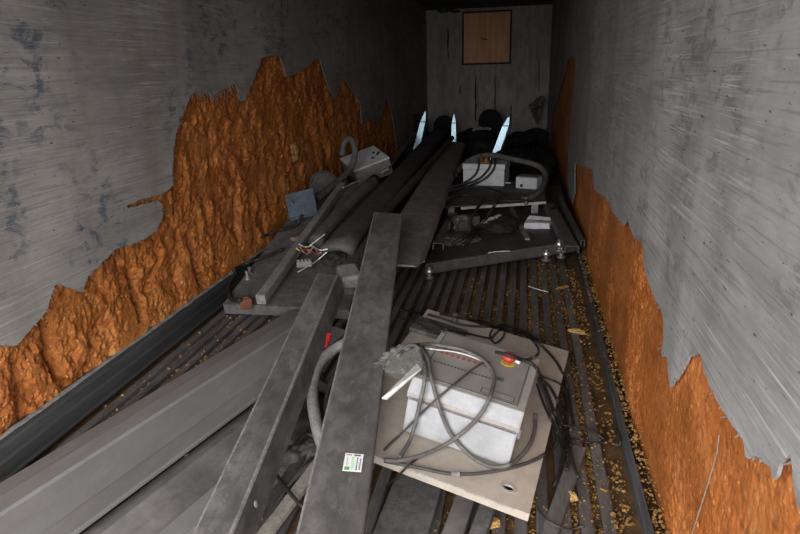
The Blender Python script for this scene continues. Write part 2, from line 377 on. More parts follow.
fringe(XL, left_px[2:33], -1, wl, 1, .008)
fringe(XL, left_px[33:40], -1, wl, 4, .05, .0)
fringe(XR, right_px[14:], 1, wr, 2, .0045, .85)
def ys(a, b, k):
    out = [a]
    while out[-1] < b: out.append(out[-1]+max(.012, k*max(out[-1], .9)))
    return out
def foam(name, X, side, m, parent, fn, k, zmax, dz):
    bm = BM(); Y = ys(.55, LEN, k); nz = int(zmax/dz); g = []
    for y in Y:
        g.append([bm.verts.new((X+side*fn(y, j*dz), y, j*dz)) for j in range(nz+1)])
    for i in range(len(Y)-1):
        for j in range(nz): bm.faces.new((g[i][j], g[i+1][j], g[i+1][j+1], g[i][j+1]))
    o = finish(name, bm, m, parent, smooth=False); return o
gouge = [(UX(a, b, XL), UX(c, d, XL), w) for a, b, c, d, w in ((50, 318, 62, 375, .03), (137, 272, 143, 320, .03), (193, 232, 203, 283, .035), (163, 255, 150, 292, .02), (240, 170, 240, 250, .018), (283, 130, 290, 170, .015))]
def gd(y, z):
    s = 0
    for a, b, w in gouge:
        t = max(0, min(1, (z-a.z)/(b.z-a.z) if b.z != a.z else 0)); yy = a.y+(b.y-a.y)*t
        if min(a.z, b.z)-.02 < z < max(a.z, b.z)+.02: s = max(s, math.exp(-((y-yy)/w)**2))
    return s
smooth_l = [UX(a, b, XL) for a, b in ((70, 305), (200, 148), (300, 130), (212, 190), (262, 172), (275, 110))]
def foam_l(y, z):
    """depth behind the lining plane, metres"""
    r = noise.noise(V((y*6, z*2.6, 0)))*.022+noise.noise(V((y*13, z*11, 4)))*.018+fbm((y*40, z*27, 9), 4)*.011
    r += .022*abs(noise.noise(V((y*6, z*4.2, 21))))-.012
    k = 1
    for p in smooth_l: k *= 1-.8*math.exp(-((y-p.y)/.2)**2-((z-p.z)/.08)**2)
    low = max(0, .42-z)/.42
    d = .032+r*k*(1+low*.9)-low*.030+.05*gd(y, z)
    return max(d, .009 if z > .42 else .009-low*.016)
def foam_r(y, z):
    lumpy = max(0, min(1, .45+1.6*noise.noise(V((y*2.2, z*2.2, 70)))))
    r = noise.noise(V((y*3, z*2.4, 50)))*.012+noise.noise(V((y*11, z*8, 54)))*.006*lumpy+fbm((y*46, z*38, 59), 4)*.007*lumpy
    return max(.022+r, .009)+.022*max(0, .22-z)/.22
foam('foam_insulation', XL, -1, M['foam_l'], wl, foam_l, .0058, 2.05, .0125)
foam('foam_insulation', XR, 1, M['foam_r'], wr, foam_r, .006, 2.05, .0125)
# outer skins close the box behind the foam
for X, s, par in ((XL, -1, wl), (XR, 1, wr)):
    bm = BM(); box(bm, (X+s*.13, (BACK+LEN)/2, H/2), (.02, LEN-BACK, H+.1)); finish('outer_skin', bm, M['ceil'], par)
# foam knob on the left wall and a split flap on the right wall
bm = BM(); blob(bm, UX(294.5, 152, XL+.01), (.030, .035, .075), 3, .6, 4); finish('foam_knob', bm, M['crumb'], wl, smooth=True)
bm = BM(); tube(bm, [UX(a, b, XR-.002-.006*math.sin(k*.6)) for k, (a, b) in enumerate(((719, 435), (717, 452), (712, 470), (706, 490), (699, 512), (690, 540)))], .0016, 6, 6)
finish('curled_splinter', bm, M['tan'], wr)

# kerbs
bm = BM()
prof = [(-.03, 0), (.055, 0), (.058, .012), (.048, .02), (.044, .075), (.036, .085), (.030, .125), (.022, .135), (.020, .15), (-.006, .153), (-.03, .15)]
a = [V((XL+p, BACK, z)) for p, z in prof]; b = [V((XL+p, LEN, z)) for p, z in prof]
hexa(bm, a, b); st(finish('baseboard_left', bm, M['kerb'], base=(XL, 0, 0)), 'black ribbed kerb along the left wall')
bm = BM(); n = 90; prev = None
for k in range(n+1):
    y = BACK+(LEN-BACK)*k/n; dx = -.014+.020*math.exp(-((y-4.6)/2.0)**2)+.005*noise.noise(V((y*1.9, 3, 1))); zt = .044+.008*noise.noise(V((y*2.3, 8, 1)))
    ring = [bm.verts.new((XR+dx+p, y, z)) for p, z in ((-.016, -.03), (-.013, .002), (-.007, .006), (-.003, zt), (.002, zt+.003), (.006, zt-.008), (.004, -.03), (.0, -.035), (-.02, -.035))]
    if prev:
        for i in range(9): bm.faces.new((prev[i], prev[(i+1) % 9], ring[(i+1) % 9], ring[i]))
    prev = ring
st(finish('baseboard_right', bm, M['rail'], base=(XR, 0, 0)), 'dark bent metal rail along the foot of the right wall')

base_l = bpy.data.objects['baseboard_left']; bm = BM(); prev = None
for k in range(420):
    y = 1.0+k*.012*(1+k*.003); w_ = .004+.010*abs(noise.noise(V((y*9, 1, 4))))+.010*max(0, noise.noise(V((y*3.1, 7, 4)))); h_ = .150+.006*noise.noise(V((y*12, 2, 9)))
    ring = [bm.verts.new((XL+p, y, z)) for p, z in ((-.004, h_), (-.004, h_+.007), (.006+w_, h_+.006), (.010+w_, h_-.001), (.006, h_-.004))]
    if prev:
        for i in range(5): bm.faces.new((prev[i], prev[(i+1) % 5], ring[(i+1) % 5], ring[i]))
    prev = ring
finish('sealant_bead', bm, M['fibre'], base_l)['label'] = 'pale crumbling sealant along the top of the kerb'
# plywood hatch
c = [UY(462.3, 10.5, LEN), UY(512, 10.8, LEN), UY(511.2, 64.8, LEN), UY(462.3, 64.2, LEN)]
x0, x1, z0, z1 = (c[0].x+c[3].x)/2, (c[1].x+c[2].x)/2, (c[2].z+c[3].z)/2, (c[0].z+c[1].z)/2
t = thing('plywood_hatch', ((x0+x1)/2, LEN, z0), 'orange-brown plywood square in a black frame high on the end wall', 'hatch')
bm = BM(); f = .035
for cx, cz, sx, sz in (((x0+x1)/2, z1-f/2, x1-x0, f), ((x0+x1)/2, z0+f/2, x1-x0, f), (x0+f/2, (z0+z1)/2, f, z1-z0-2*f), (x1-f/2, (z0+z1)/2, f, z1-z0-2*f)):
    box(bm, (cx, LEN-.02, cz), (sx, .04, sz))
finish('hatch_frame', bm, M['wood_frame'], t)
bm = BM(); box(bm, ((x0+x1)/2, LEN-.0125, (z0+z1)/2), (x1-x0-2*f, .025, z1-z0-2*f)); finish('hatch_panel', bm, M['ply'], t)
bm = BM(); box(bm, UY(484, 39, LEN-.03), (.13, .012, .022), Matrix.Rotation(.15, 3, 'Y')); finish('hatch_latch', bm, M['strap'], t, .003)

# ------------------------------------------------------------------ foam crumbs in the grooves (uncountable)
bm = BM(); rnd = random.Random(5)
def crumb(bm, p, s, rnd):
    R_ = Matrix.Rotation(rnd.uniform(0, 6.28), 3, 'Z') @ Matrix.Rotation(rnd.uniform(-.7, .7), 3, 'X')
    q = [(-1, -.8), (.9, -1), (1.1, .7), (-.7, 1)]
    lo = [p+R_@V((a*s*rnd.uniform(.7, 1.2), b*s*rnd.uniform(.5, 1), -s*.45)) for a, b in q]
    hi = [p+R_@V((a*s*rnd.uniform(.3, .8), b*s*rnd.uniform(.3, .7), s*.5)) for a, b in q]
    hexa(bm, lo, hi)
def strew(n, x0, x1, y0, y1, smin, smax, groove=.85, z=-.024, dens=None):
    k = 0
    while k < n:
        x = rnd.uniform(x0, x1); y = rnd.uniform(y0, y1)
        fr = ((XR-.135-x)/PITCH) % 1; ing = .31 < fr < .69
        if not ing and rnd.random() < groove: continue
        if noise.noise(V((x*9, y*3, 2))) < rnd.uniform(-.45, .25): continue
        s = smin+(smax-smin)*rnd.random()**2.5; crumb(bm, V((x, y, (z if ing or x > XR-.11 else 0)+s*.45)), s, rnd); k += 1
strew(3600, .06, XR-.115, 1.45, 5.0, .0018, .0072)
strew(800, XR-.12, XR-.04, 1.4, 4.6, .002, .010, 0)
strew(1300, -.45, .10, 2.6, 4.3, .002, .007)
strew(300, -.3, .15, 1.4, 1.9, .002, .007)
strew(1700, XL+.07, -1.25, 1.35, 3.4, .002, .0105)
for k in range(1500):                                          # bed of crumbs behind the right rail
    y = rnd.uniform(1.3, 4.8); s = .002+.007*rnd.random()**2.5; q = rnd.random(); x = XR-.006+.045*q; z = .028+.05*q+.012*noise.noise(V((y*5, q*3, 0)))
    if noise.noise(V((y*4, 9, 2))) < rnd.uniform(-.9, .15): continue
    crumb(bm, V((x, y, z)), s, rnd)
o = tag(finish('foam_crumbs', bm, M['crumb'], base=(0, 0, 0)), 'tan foam crumbs scattered in the floor grooves and along the walls', 'crumbs', kind='stuff')

# larger lumps that could be picked up
def chunk(px, py, s, label, seed, m='crumb_y', rz=0, z=.0):
    p = U(px, py, z); bm = BM(); blob(bm, p+V((0, 0, s[2]*.8)), s, seed, .5, 3, Matrix.Rotation(rz, 3, 'Z'), 1.3)
    tag(finish('foam_chunk', bm, M[m], smooth=False), label, 'foam chunk', 'loose foam chunks on the floor')
chunk(577, 333, (.047, .018, .014), 'long pale yellow foam splinter on the floor rails beyond the beige plate', 1, rz=-.5)
chunk(571, 500, (.020, .022, .018), 'pale foam chunk on the floor right of the near corner of the beige plate', 2)
chunk(494, 525, (.020, .024, .012), 'cream foam chunk on the floor in front of the beige plate', 3)
chunk(88, 407, (.030, .024, .020), 'pale foam chunk beside the left kerb', 4, 'crumb', z=0)
chunk(562, 289, (.05, .014, .012), 'thin foam stick lying before the right platform', 6, 'crumb', rz=.6)

# ------------------------------------------------------------------ left foreground: folded sheet panels
def beam_thing(name, P0, P1, prof, m, label, cat, roll0=0, roll1=None, group=None, bevel=0, seg=1, sag=0):
    bm = BM(); loft(bm, P0, P1, prof, roll0, roll1, seg, sag)
    o = finish(name, bm, m, None, bevel); return tag(o, label, cat, group)
def lerp_ext(a, b, t): return a+(b-a)*t
# wide panel with pressed steps
e0, e1 = U(0, 483, .085), U(295, 307.5, .085); g0, g1 = U(72, 533, .10), U(260, 385, .10)
d = (e1-e0).normalized()
def along(p, y):                                                # point on the line p + d*s with that Y
    return p+d*((y-p.y)/d.y)
ya, yb = 1.12, 3.30
e_near, e_far = along(e0, ya+.02), along(e0, yb)
g_near, g_far = along(g0, ya), along(g0, 3.02)
def stepped(near_l, near_r, far_l, far_r, prof):
    bm = BM(); rings = []
    for l, r in ((near_l, near_r), (far_l, far_r)):
        rings.append([l.lerp(r, s)+V((0, 0, z)) for s, z in prof]+[l.lerp(r, s)+V((0, 0, z-.012)) for s, z in prof[::-1]])
    n = len(rings[0]); A = [bm.verts.new(p) for p in rings[0]]; B = [bm.verts.new(p) for p in rings[1]]
    for i in range(n): bm.faces.new((A[i], A[(i+1) % n], B[(i+1) % n], B[i]))
    k = len(prof)
    for R_ in (A, B):
        for i in range(k-1): bm.faces.new((R_[i], R_[i+1], R_[n-2-i], R_[n-1-i]))
    return bm
bm = stepped(e_near, g_near, e_far, g_far, [(-.02, -.07), (0, 0), (.20, .016), (.22, .020), (.40, .022), (.42, .012), (.78, -.012), (.80, -.006), (.985, -.004), (1, -.008)])
tag(finish('folded_panel', bm, M['sheet'], bevel=.003), 'wide grey folded sheet metal panel lying along the left kerb', 'metal panel', 'folded metal panels at the front left')
h0, h1 = U(79, 534, .07), U(255, 400, .07); d2 = (g1-g0).normalized()
k0 = along(U(82, 534, .03), 1.10); k1 = along(U(82, 534, .03), 2.6); l0 = along(U(152, 534, .05), 1.12); l1 = along(U(152, 534, .05), 2.52)
bm = stepped(k0, l0, k1, l1, [(0, -.002), (.02, .006), (.34, .014), (.42, .008), (.72, -.004), (.90, -.022), (1, -.036)])
p2 = tag(finish('folded_panel', bm, M['sheet_d'], bevel=.004), 'narrow brownish folded panel in the gap between wide panel and grey channel beam', 'metal panel', 'folded metal panels at the front left')
for px, py in ((186, 455), (247, 398)):
    bm = BM(); lathe(bm, U(px, py, .049), (0, 0, 1), [(.010, 0), (.010, .002), (.007, .004)], 12); finish('rivet', bm, M['steel'], p2)
m0 = along(U(155, 534, .035), 1.12); m1 = along(U(155, 534, .035), 2.3); n0 = along(U(236, 534, .02), 1.12); n1 = along(U(236, 534, .02), 2.25)
bm = stepped(m0, n0, m1, n1, [(0, -.03), (.03, .0), (.4, .004), (.46, -.008), (1, -.015)])
tag(finish('folded_panel', bm, M['sheet'], bevel=.003), 'pale grey sheet panel partly hidden under the left channel beam', 'metal panel', 'folded metal panels at the front left')

# ------------------------------------------------------------------ two channel beams in front
def edge_beam(px_l0, px_r0, px_l1, px_r1, z0, z1): 
    a0, b0, a1, b1 = U(*px_l0, z0), U(*px_r0, z0), U(*px_l1, z1), U(*px_r1, z1)
    return (a0+b0)/2, (a1+b1)/2, ((a0-b0).length+(a1-b1).length)/2
# centre beam with sticker
c0, c1 = (U(295, 534, .27)+U(365, 534, .27))/2, (U(371.5, 213, .60)+U(405.5, 213, .60))/2
cdv = (c1-c0); cn = c0-cdv*.16
WC = .192
t = thing('channel_beam', (cn.x, cn.y, cn.z-.05), 'dusty grey channel beam in the middle with a white sticker near its lower end', 'metal beam')
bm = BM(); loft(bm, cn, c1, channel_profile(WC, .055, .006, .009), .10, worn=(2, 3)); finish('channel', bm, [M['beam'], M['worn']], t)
dC, aC, uC = frame(cn, c1, .10)
def on_c(px, py):                                               # point of the beam's top plane behind a picture point
    dr = ray(px, py); return CAM+dr*((cn-CAM).dot(uC)/dr.dot(uC))
bm = BM(); RC = Matrix((aC, dC, uC)).transposed()
sp = on_c(353.2, 462.5); box(bm, sp+uC*.0008, (.060, .078, .0012), RC); lab = finish('sticker', bm, M['label'], t)
lab['label'] = 'white sticker with green square and rows of dark print'
def print_marks(name, m, marks, parent, o, R_, th=.0008):
    bm = BM()
    for x, y, w, h in marks: box(bm, o+R_@V((x, y, .0018)), (w, h, th), R_)
    return finish(name, bm, m, parent)
rr = random.Random(2)
mk = [(-.0235+.0045*k, .031, .0022, .006) for k in range(4)]+[(.002+.0036*k, .031, .0028, .0065) for k in range(6)]
for xx, ylo, yhi in ((.0125, -.034, .016), (.0225, -.032, .016)):
    y = ylo
    while y < yhi: h = rr.uniform(.003, .008); mk.append((xx, y+h/2, .0035, h)); y += h+.0022
mk += [(-.0195, -.012+.005*k, .002, .003) for k in range(7)]
print_marks('printed_text', M['ink'], mk, lab, sp, RC)
print_marks('green_square', M['green'], [(-.017, -.029, .0155, .013)], lab, sp, RC)
print_marks('green_text', M['palegreen'], [(-.002, -.031+.0085*k, .009, .0062) for k in range(7)], lab, sp, RC)

# left beam: ridge, top face and side face
r_n, r_f = U(232, 534, .22), U(337.5, 275.5, .42); l_n, l_f = U(190, 534, .235), U(321.6, 264.5, .43)
wtop = ((l_n-r_n).length+(l_f-r_f).length)/2
db = (r_f-r_n).normalized(); ac = ((l_n-r_n)-db*(l_n-r_n).dot(db)).normalized(); up = db.cross(ac); up = up if up.z > 0 else -up
side = -up*.90-ac*.42; side.normalize()
rn = r_n-db*.30
def bpt(base, a, s): return base+ac*a+side*s
bm = BM(); t = thing('channel_beam', (rn.x, rn.y, rn.z-.1), 'bent grey channel beam left of centre with a pale dent on its side', 'metal beam')
prof = [(.105, .10), (.116, .008), (.112, .002), (.104, 0), (.010, 0), (.003, .0015), (0, .006), (-.004, .092), (-.004, .1), (.002, .1), (.006, .012), (.104, .008), (.099, .10)]
A = [bpt(rn, a, s) for a, s in prof]; B = [bpt(r_f, a, s) for a, s in prof]
va = [bm.verts.new(p) for p in A]; vb = [bm.verts.new(p) for p in B]; n = len(prof)
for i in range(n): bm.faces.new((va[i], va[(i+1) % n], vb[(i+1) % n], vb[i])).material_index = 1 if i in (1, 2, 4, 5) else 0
for q in tessellate_polygon([[V((a, s, 0)) for a, s in prof]]):
    bm.faces.new([va[i] for i in q]); bm.faces.new([vb[i] for i in q])
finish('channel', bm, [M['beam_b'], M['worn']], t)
bm = BM(); q = r_n+db*.16+side*.05; nb = db.cross(side); nb = nb if nb.dot(CAM-q) > 0 else -nb
lathe(bm, q+nb*.002, nb, [(.012, -.002), (.012, .002), (.008, .004), (.002, .0045)], 16); finish('bolt_head', bm, M['bar'], t, smooth=False)

# ------------------------------------------------------------------ beige plate with the control enclosure
PB = V((.062, 1.671, .107))
RB = Matrix.Rotation(-.169, 3, 'Z') @ Matrix.Rotation(.038, 3, 'X') @ Matrix.Rotation(.19, 3, 'Y')
def LB(a, b, c): return PB+RB@V((a, b, c))
t = thing('base_plate', PB, 'square beige painted plate with a bolt hole, tilted on the floor under the control box', 'plate')
bm = BM(); hx, hy, hr = -.088, .083, .012; ring_n = 24
outer = [(-.74, 0), (0, 0), (0, 1.153), (-.74, 1.153)]
hole = [(hx+hr*1.6*math.cos(2*math.pi*k/ring_n), hy+hr*math.sin(2*math.pi*k/ring_n)) for k in range(ring_n)]
tri = tessellate_polygon([[V((a, b, 0)) for a, b in outer], [V((a, b, 0)) for a, b in hole]]); allp = outer+hole
T_ = [bm.verts.new(LB(a, b, 0)) for a, b in allp]; B_ = [bm.verts.new(LB(a, b, -.006)) for a, b in allp]
for q in tri: bm.faces.new([T_[i] for i in q]); bm.faces.new([B_[i] for i in q])
for s, n in ((0, 4), (4, ring_n)):
    for i in range(n): bm.faces.new((T_[s+i], T_[s+(i+1) % n], B_[s+(i+1) % n], B_[s+i]))
finish('plate_top', bm, M['plate'], t)
bm = BM()                                                       # folded skirt
for c_, s_ in (((-.37, .004, -.020), (.74, .006, .028)), ((-.003, .58, -.020), (.006, 1.13, .028)), ((-.37, 1.149, -.020), (.74, .006, .028))):
    box(bm, LB(*c_), s_, RB)
finish('folded_skirt', bm, M['plate'], t)
bm = BM(); box(bm, LB(-.30, -.0005, -.004), (.50, .004, .007), RB); finish('bare_edge', bm, M['plate_e'], t)['label'] = 'scraped bright front edge'
bm = BM(); lathe(bm, LB(hx, hy, -.002), RB@V((0, 0, 1)), [(.024, 0), (.024, .003), (.021, .0035)], 24); 
bm.free(); bm = BM()
for k in range(24):
    a0, a1 = 2*math.pi*k/24, 2*math.pi*(k+1)/24
    q = [LB(hx+r*1.5*math.cos(a), hy+r*math.sin(a), .0) for r, a in ((.0125, a0), (.021, a0), (.021, a1), (.0125, a1))]
    hexa(bm, q, [p+RB@V((0, 0, .002)) for p in q])
finish('hole_ring', bm, M['elid'], t)
bm = BM(); p = LB(-.58, 1.10, 0); nz = RB@V((0, 0, 1)); lathe(bm, p, nz, [(.016, 0), (.016, .012), (.010, .013), (.010, .035), (.013, .036), (.013, .05)], 14); finish('corner_bolt', bm, M['steel'], t)
bm = BM(); box(bm, LB(-.62, .95, .012), (.26, .14, .024), RB); finish('cross_bar', bm, M['lump_g'], t, .004)

BXO, BYO, BYAW, BW, BD, BH = -.516, .168, .013, .408, .423, .224
RX = RB @ Matrix.Rotation(BYAW, 3, 'Z'); BO = LB(BXO, BYO, .002)
def LX(a, b, c): return BO+RX@V((a, b, c))
t = thing('control_box', BO, 'white grey control box with keypad lid and red stop button on the beige plate', 'control box')
bm = BM(); box(bm, LX(BW/2, BD/2, .085), (BW, BD, .166), RX); finish('box_body', bm, M['ebox'], t, .008)
bm = BM()
pr = [(-.004, .172), (-.004, .198), (.036, .238), (BD+.003, .238), (BD+.003, .172)]
hexa(bm, [LX(-.004, y, z-.012) for y, z in pr], [LX(BW+.004, y, z-.012) for y, z in pr]); finish('box_lid', bm, [M['elid']], t, .004)
bm = BM(); q = [LX(.002, -.0052, .166), LX(BW-.002, -.0052, .166), LX(BW-.002, .0335, .2238), LX(.002, .0335, .2238)]
q = [LX(.004, -.0046, .184), LX(BW-.004, -.0046, .184), LX(BW-.004, .0345, .2248), LX(.004, .0345, .2248)]
hexa(bm, q, [p+RX@V((0, -.0012, .0012)) for p in q]); finish('lid_front_face', bm, M['ebox'], t)['label'] = 'clean white sloping front of the lid'
bm = BM(); box(bm, LX(BW/2, -.0055, .157), (BW-.01, .003, .004), RX); box(bm, LX(BW/2, -.0055, .165), (BW-.01, .003, .003), RX); finish('lid_seal', bm, M['gbox_d'], t)
zt = .227
bm = BM(); box(bm, LX(.200, .232, zt), (.360, .355, .003), RX); kp = finish('keypad', bm, M['ekey'], t, .001)
bm = BM()
for c_, s_ in (((.200, .409), (.360, .004)), ((.200, .056), (.360, .004)), ((.020, .232), (.004, .355)), ((.380, .232), (.004, .355))):
    box(bm, LX(c_[0], c_[1], zt+.0015), (s_[0], s_[1], .003), RX)
finish('keypad_border', bm, M['ink'], kp)
print_marks('red_text', M['inkred'], [(.045+.0225*k, .248, .014, .020) for k in range(9)], kp, LX(0, 0, zt), RX)
print_marks('dark_text', M['ink'], [(.040+.0135*k, .172, .0095, .012) for k in range(17)], kp, LX(0, 0, zt), RX)
print_marks('key_legend', M['ink'], [(.05+.0225*k, .280, .015, .012) for k in range(9)], kp, LX(0, 0, zt), RX)
print_marks('display_window', M['ink'], [(.305, .085, .125, .034)], kp, LX(0, 0, zt), RX)
print_marks('display_line', M['ekey'], [(.305, .085, .115, .024)], kp, LX(0, 0, zt+.0006), RX)
print_marks('green_key', M['inkgreen'], [(.292, .188, .030, .026)], kp, LX(0, 0, zt), RX)
bm = BM(); nz = RX@V((0, 0, 1)); lathe(bm, LX(.298, .318, zt), nz, [(.029, 0), (.029, .003), (.027, .004)], 20); sb = finish('stop_button_ring', bm, M['yellow'], t)
bm = BM(); lathe(bm, LX(.298, .318, zt+.003), nz, [(.013, 0), (.013, .018), (.027, .020), (.029, .026), (.026, .034), (.015, .038)], 22); finish('stop_button', bm, M['red'], sb, smooth=False)['label'] = 'red mushroom stop button'
bm = BM(); box(bm, LX(.318, .346, zt+.006), (.05, .012, .014), RX@Matrix.Rotation(-.3, 3, 'Z')); finish('button_tag', bm, M['label'], sb)
for (a, b) in ((.004, .06), (BW-.004, .06), (BW-.004, .34)):
    bm = BM(); box(bm, LX(a, b, .165), (.018, .030, .05), RX); box(bm, LX(a, b, .148), (.022, .012, .02), RX); finish('lid_latch', bm, M['gbox_d'], t, .002)
bm = BM(); s = LX(BW+.006, .02, .155); lathe(bm, s, RX@V((0, 0, 1)), [(.007, -.03), (.009, -.028), (.009, .006), (.005, .01)], 10); finish('lid_screw', bm, M['steel'], t)

# tilted pale bracket strip and clear film left of the control box
bm = BM(); hexa(bm, [U(382, 399, .36), U(387, 400, .36), U(421, 370, .47), U(417, 365, .47)], [p+V((0, 0, .006)) for p in (U(382, 399, .36), U(387, 400, .36), U(421, 370, .47), U(417, 365, .47))])
tag(finish('bracket_strip', bm, M['plate_e']), 'narrow white metal strip leaning on the left corner of the control box', 'strip')

m, nt, b = newmat('clear crinkled plastic'); b.inputs['Base Color'].default_value = (.35, .35, .34, 1); b.inputs['Roughness'].default_value = .2
b.inputs['Alpha'].default_value = .2; M['bag'] = m
bm = BM(); blob(bm, U(402, 361, .36), (.10, .055, .05), 12, .55, 4, Matrix.Rotation(.5, 3, 'Z'), 2.6)
tag(finish('plastic_bag', bm, M['bag']), 'crumpled clear plastic bag at the left end of the control box', 'bag')
# ------------------------------------------------------------------ right platform
FL, FR, BR = U(425, 264, .115), U(590, 241, .20), U(561, 184, .22)
FR.x = min(FR.x, XR-.035); BR.x = min(BR.x, XR-.03); BL = FL+(BR-FR)
t = thing('weighing_platform', (FL.x, FL.y, 0), 'low black deck platform with levelling feet by the right wall', 'platform')
bm = BM(); slab(bm, [FL, FR, BR, BL], .085); finish('deck', bm, M['deck'], t, .012)
bm = BM(); dn = V((0, 0, -.085)); ins = lambda p: p.lerp((FL+BR)/2, .05)+dn
slab(bm, [ins(FL), ins(FR), ins(BR), ins(BL)], .02); finish('under_frame', bm, M['strap'], t, .006)
def foot(p):
    bm = BM(); lathe(bm, p, (0, 0, 1), [(.030, -.060), (.034, -.050), (.034, -.040), (.016, -.036), (.016, -.016), (.033, -.014), (.036, 0), (.033, .012), (.018, .014), (.018, .034), (.008, .04)], 18)
    finish('levelling_foot', bm, M['steel'], t)
ed = lambda s, o=-.022: FL.lerp(FR, s)+V((0, -.015, -.05))
foot(ed(.03)+V((0, -.01, 0))); foot(ed(.79)+V((0, -.01, -.005))); foot(ed(.89)+V((0, -.01, .0))); foot(ed(.875)+V((0, -.012, .055)))
# channels on the deck
def plane_z(p, o=0):
    n = (FR-FL).cross(BL-FL).normalized(); 
    return FL.z-((p.x-FL.x)*n.x+(p.y-FL.y)*n.y)/n.z+o
def deckpt(px, py, o=0):
    n = (FR-FL).cross(BL-FL).normalized(); dr = ray(px, py); return CAM+dr*((FL+n*o-CAM).dot(n)/dr.dot(n))
cp = channel_profile
beam_thing('angle_rail', deckpt(438, 243, .06), deckpt(454, 212, .06), cp(.085, .055, .006, .006), M['bar'], 'short grey channel rail at the left front of the right platform', 'metal rail')
beam_thing('angle_rail', deckpt(572, 246, .06), deckpt(549, 203, .06), cp(.10, .055, .006, .006), M['deck_l'], 'dark channel rail along the right edge of the right platform', 'metal rail')
beam_thing('angle_rail', deckpt(583, 240, .075), deckpt(560, 195, .075), cp(.03, .05, .006, .004), M['lump_g'], 'thin dark rail outermost on the right platform beside the foam', 'metal rail')
beam_thing('flat_bar', deckpt(527.5, 238, .02), deckpt(511, 206, .02), [(-.018, -.018), (-.018, 0), (.018, 0), (.018, -.018)], M['bar'], 'narrow grey bar on the right platform left of the white card', 'metal bar')
# raised plate with boxes
S = [U(437, 207, .27), U(546, 201.5, .30), U(541, 180, .33), U(449, 182, .31)]
S[2] = S[1]+V((.0, .95, .03)); S[3] = S[0]+V((.0, .95, .03)); S[1].x = min(S[1].x, .28)
t = thing('raised_plate', (S[0].x, S[0].y, .15), 'thin dusty plate raised above the right platform carrying two grey boxes', 'plate')
bm = BM(); slab(bm, S, .010); finish('plate_top', bm, M['lump_g'], t, .002)
bm = BM(); e = [S[0]+V((.22, -.003, .001)), S[1]+V((0, -.003, .001))]; loft(bm, e[0], e[1], [(-.003, -.022), (-.003, .002), (.003, .002), (.003, -.022)]); finish('front_edge', bm, M['plate_e'], t)['label'] = 'scraped bright front edge'
for s, dy in ((.12, .12), (.9, .06), (.12, .8), (.9, .8)):
    bm = BM(); p = S[0].lerp(S[1], s)+V((0, dy, 0)); zb = plane_z(p); box(bm, (p.x, p.y, (zb+p.z-.01)/2), (.06, .06, max(.02, p.z-.01-zb))); finish('support_block', bm, M['bar'], t)
def shelf(px, py, o=0):
    n = (S[1]-S[0]).cross(S[3]-S[0]).normalized(); dr = ray(px, py); return CAM+dr*((S[0]+n*o-CAM).dot(n)/dr.dot(n))
# grey enclosure on the raised plate
a, b_ = shelf(463, 185.5), shelf(504, 186); wv = (b_-a); wv.z = 0; ww = wv.length; Rg = Matrix.Rotation(math.atan2(wv.y, wv.x), 3, 'Z')
t = thing('enclosure_box', a, 'pale grey lidded box with cables over its front on the raised plate', 'box')
G = lambda x, y, z: a+Rg@V((x, y, z))
bm = BM(); box(bm, G(ww/2, .16, .085), (ww, .32, .17), Rg); finish('box_body', bm, M['gbox'], t, .006)
bm = BM(); box(bm, G(ww/2, .16, .20), (ww+.012, .332, .058), Rg); finish('box_lid', bm, M['gbox'], t, .008)
bm = BM(); lathe(bm, G(ww+.0, .06, .03), Rg@V((1, 0, 0)), [(.012, 0), (.012, .03), (.008, .032), (.008, .06)], 10); finish('side_bolt', bm, M['steel'], t)
for xx in (.16, .22):
    bm = BM(); lathe(bm, G(xx, .1, .229), (0, 0, 1), [(.026, 0), (.026, .015), (.018, .018), (.018, .045), (.01, .05)], 8); finish('brass_gland', bm, M['amber'], t)['label'] = 'amber cable gland'
a2, b2 = shelf(515.5, 188), shelf(536.5, 189.5); wv = (b2-a2); wv.z = 0; w2 = wv.length; R2 = Matrix.Rotation(math.atan2(wv.y, wv.x), 3, 'Z')
t = thing('junction_box', a2, 'small pale junction box beside the larger grey box on the raised plate', 'box')
G2 = lambda x, y, z: a2+R2@V((x, y, z))
bm = BM(); box(bm, G2(w2/2, .075, .055), (w2, .15, .11), R2); finish('box_body', bm, M['gbox'], t, .006)
bm = BM(); box(bm, G2(w2/2, .075, .115), (w2*.98, .145, .012), R2); finish('box_lid', bm, M['gbox_d'], t, .004)
bm = BM(); lathe(bm, G2(.065, -.002, .03), R2@V((0, -1, 0)), [(.016, 0), (.016, .006), (.008, .008)], 12); finish('front_knob', bm, M['black'], t)
bm = BM(); lathe(bm, shelf(526, 203)+V((0, -.02, -.01)), (0, 0, 1), [(.018, 0), (.018, .022), (.010, .024), (.010, .04), (.018, .042), (.018, .07)], 12)
tag(finish('pipe_clamp', bm, M['steel']), 'bright clamp on the front edge of the raised plate', 'clamp')
# white card
a3 = deckpt(524, 229); wv = deckpt(549, 229)-a3; R3 = Matrix.Rotation(math.atan2(wv.y, wv.x)+.02, 3, 'Z') ; w3 = wv.length
t = thing('card_box', a3, 'crumpled white card box lying on the black deck of the right platform', 'box')
bm = BM(); box(bm, a3+R3@V((w3/2, .06, .03)), (w3, .12, .055), R3); bmesh.ops.subdivide_edges(bm, edges=bm.edges[:], cuts=3, use_grid_fill=True)
for v in bm.verts: v.co += V((noise.noise(v.co*23), noise.noise(v.co*23+V((5, 0, 0))), noise.noise(v.co*23+V((0, 5, 0)))))*.010
finish('card_body', bm, M['paper'], t)
bm = BM(); q = [a3+R3@V(p) for p in ((0, .12, .058), (w3, .12, .058), (w3-.01, .15, .075), (.02, .16, .08))]; slab(bm, q, .003); finish('card_flap', bm, M['paper'], t)

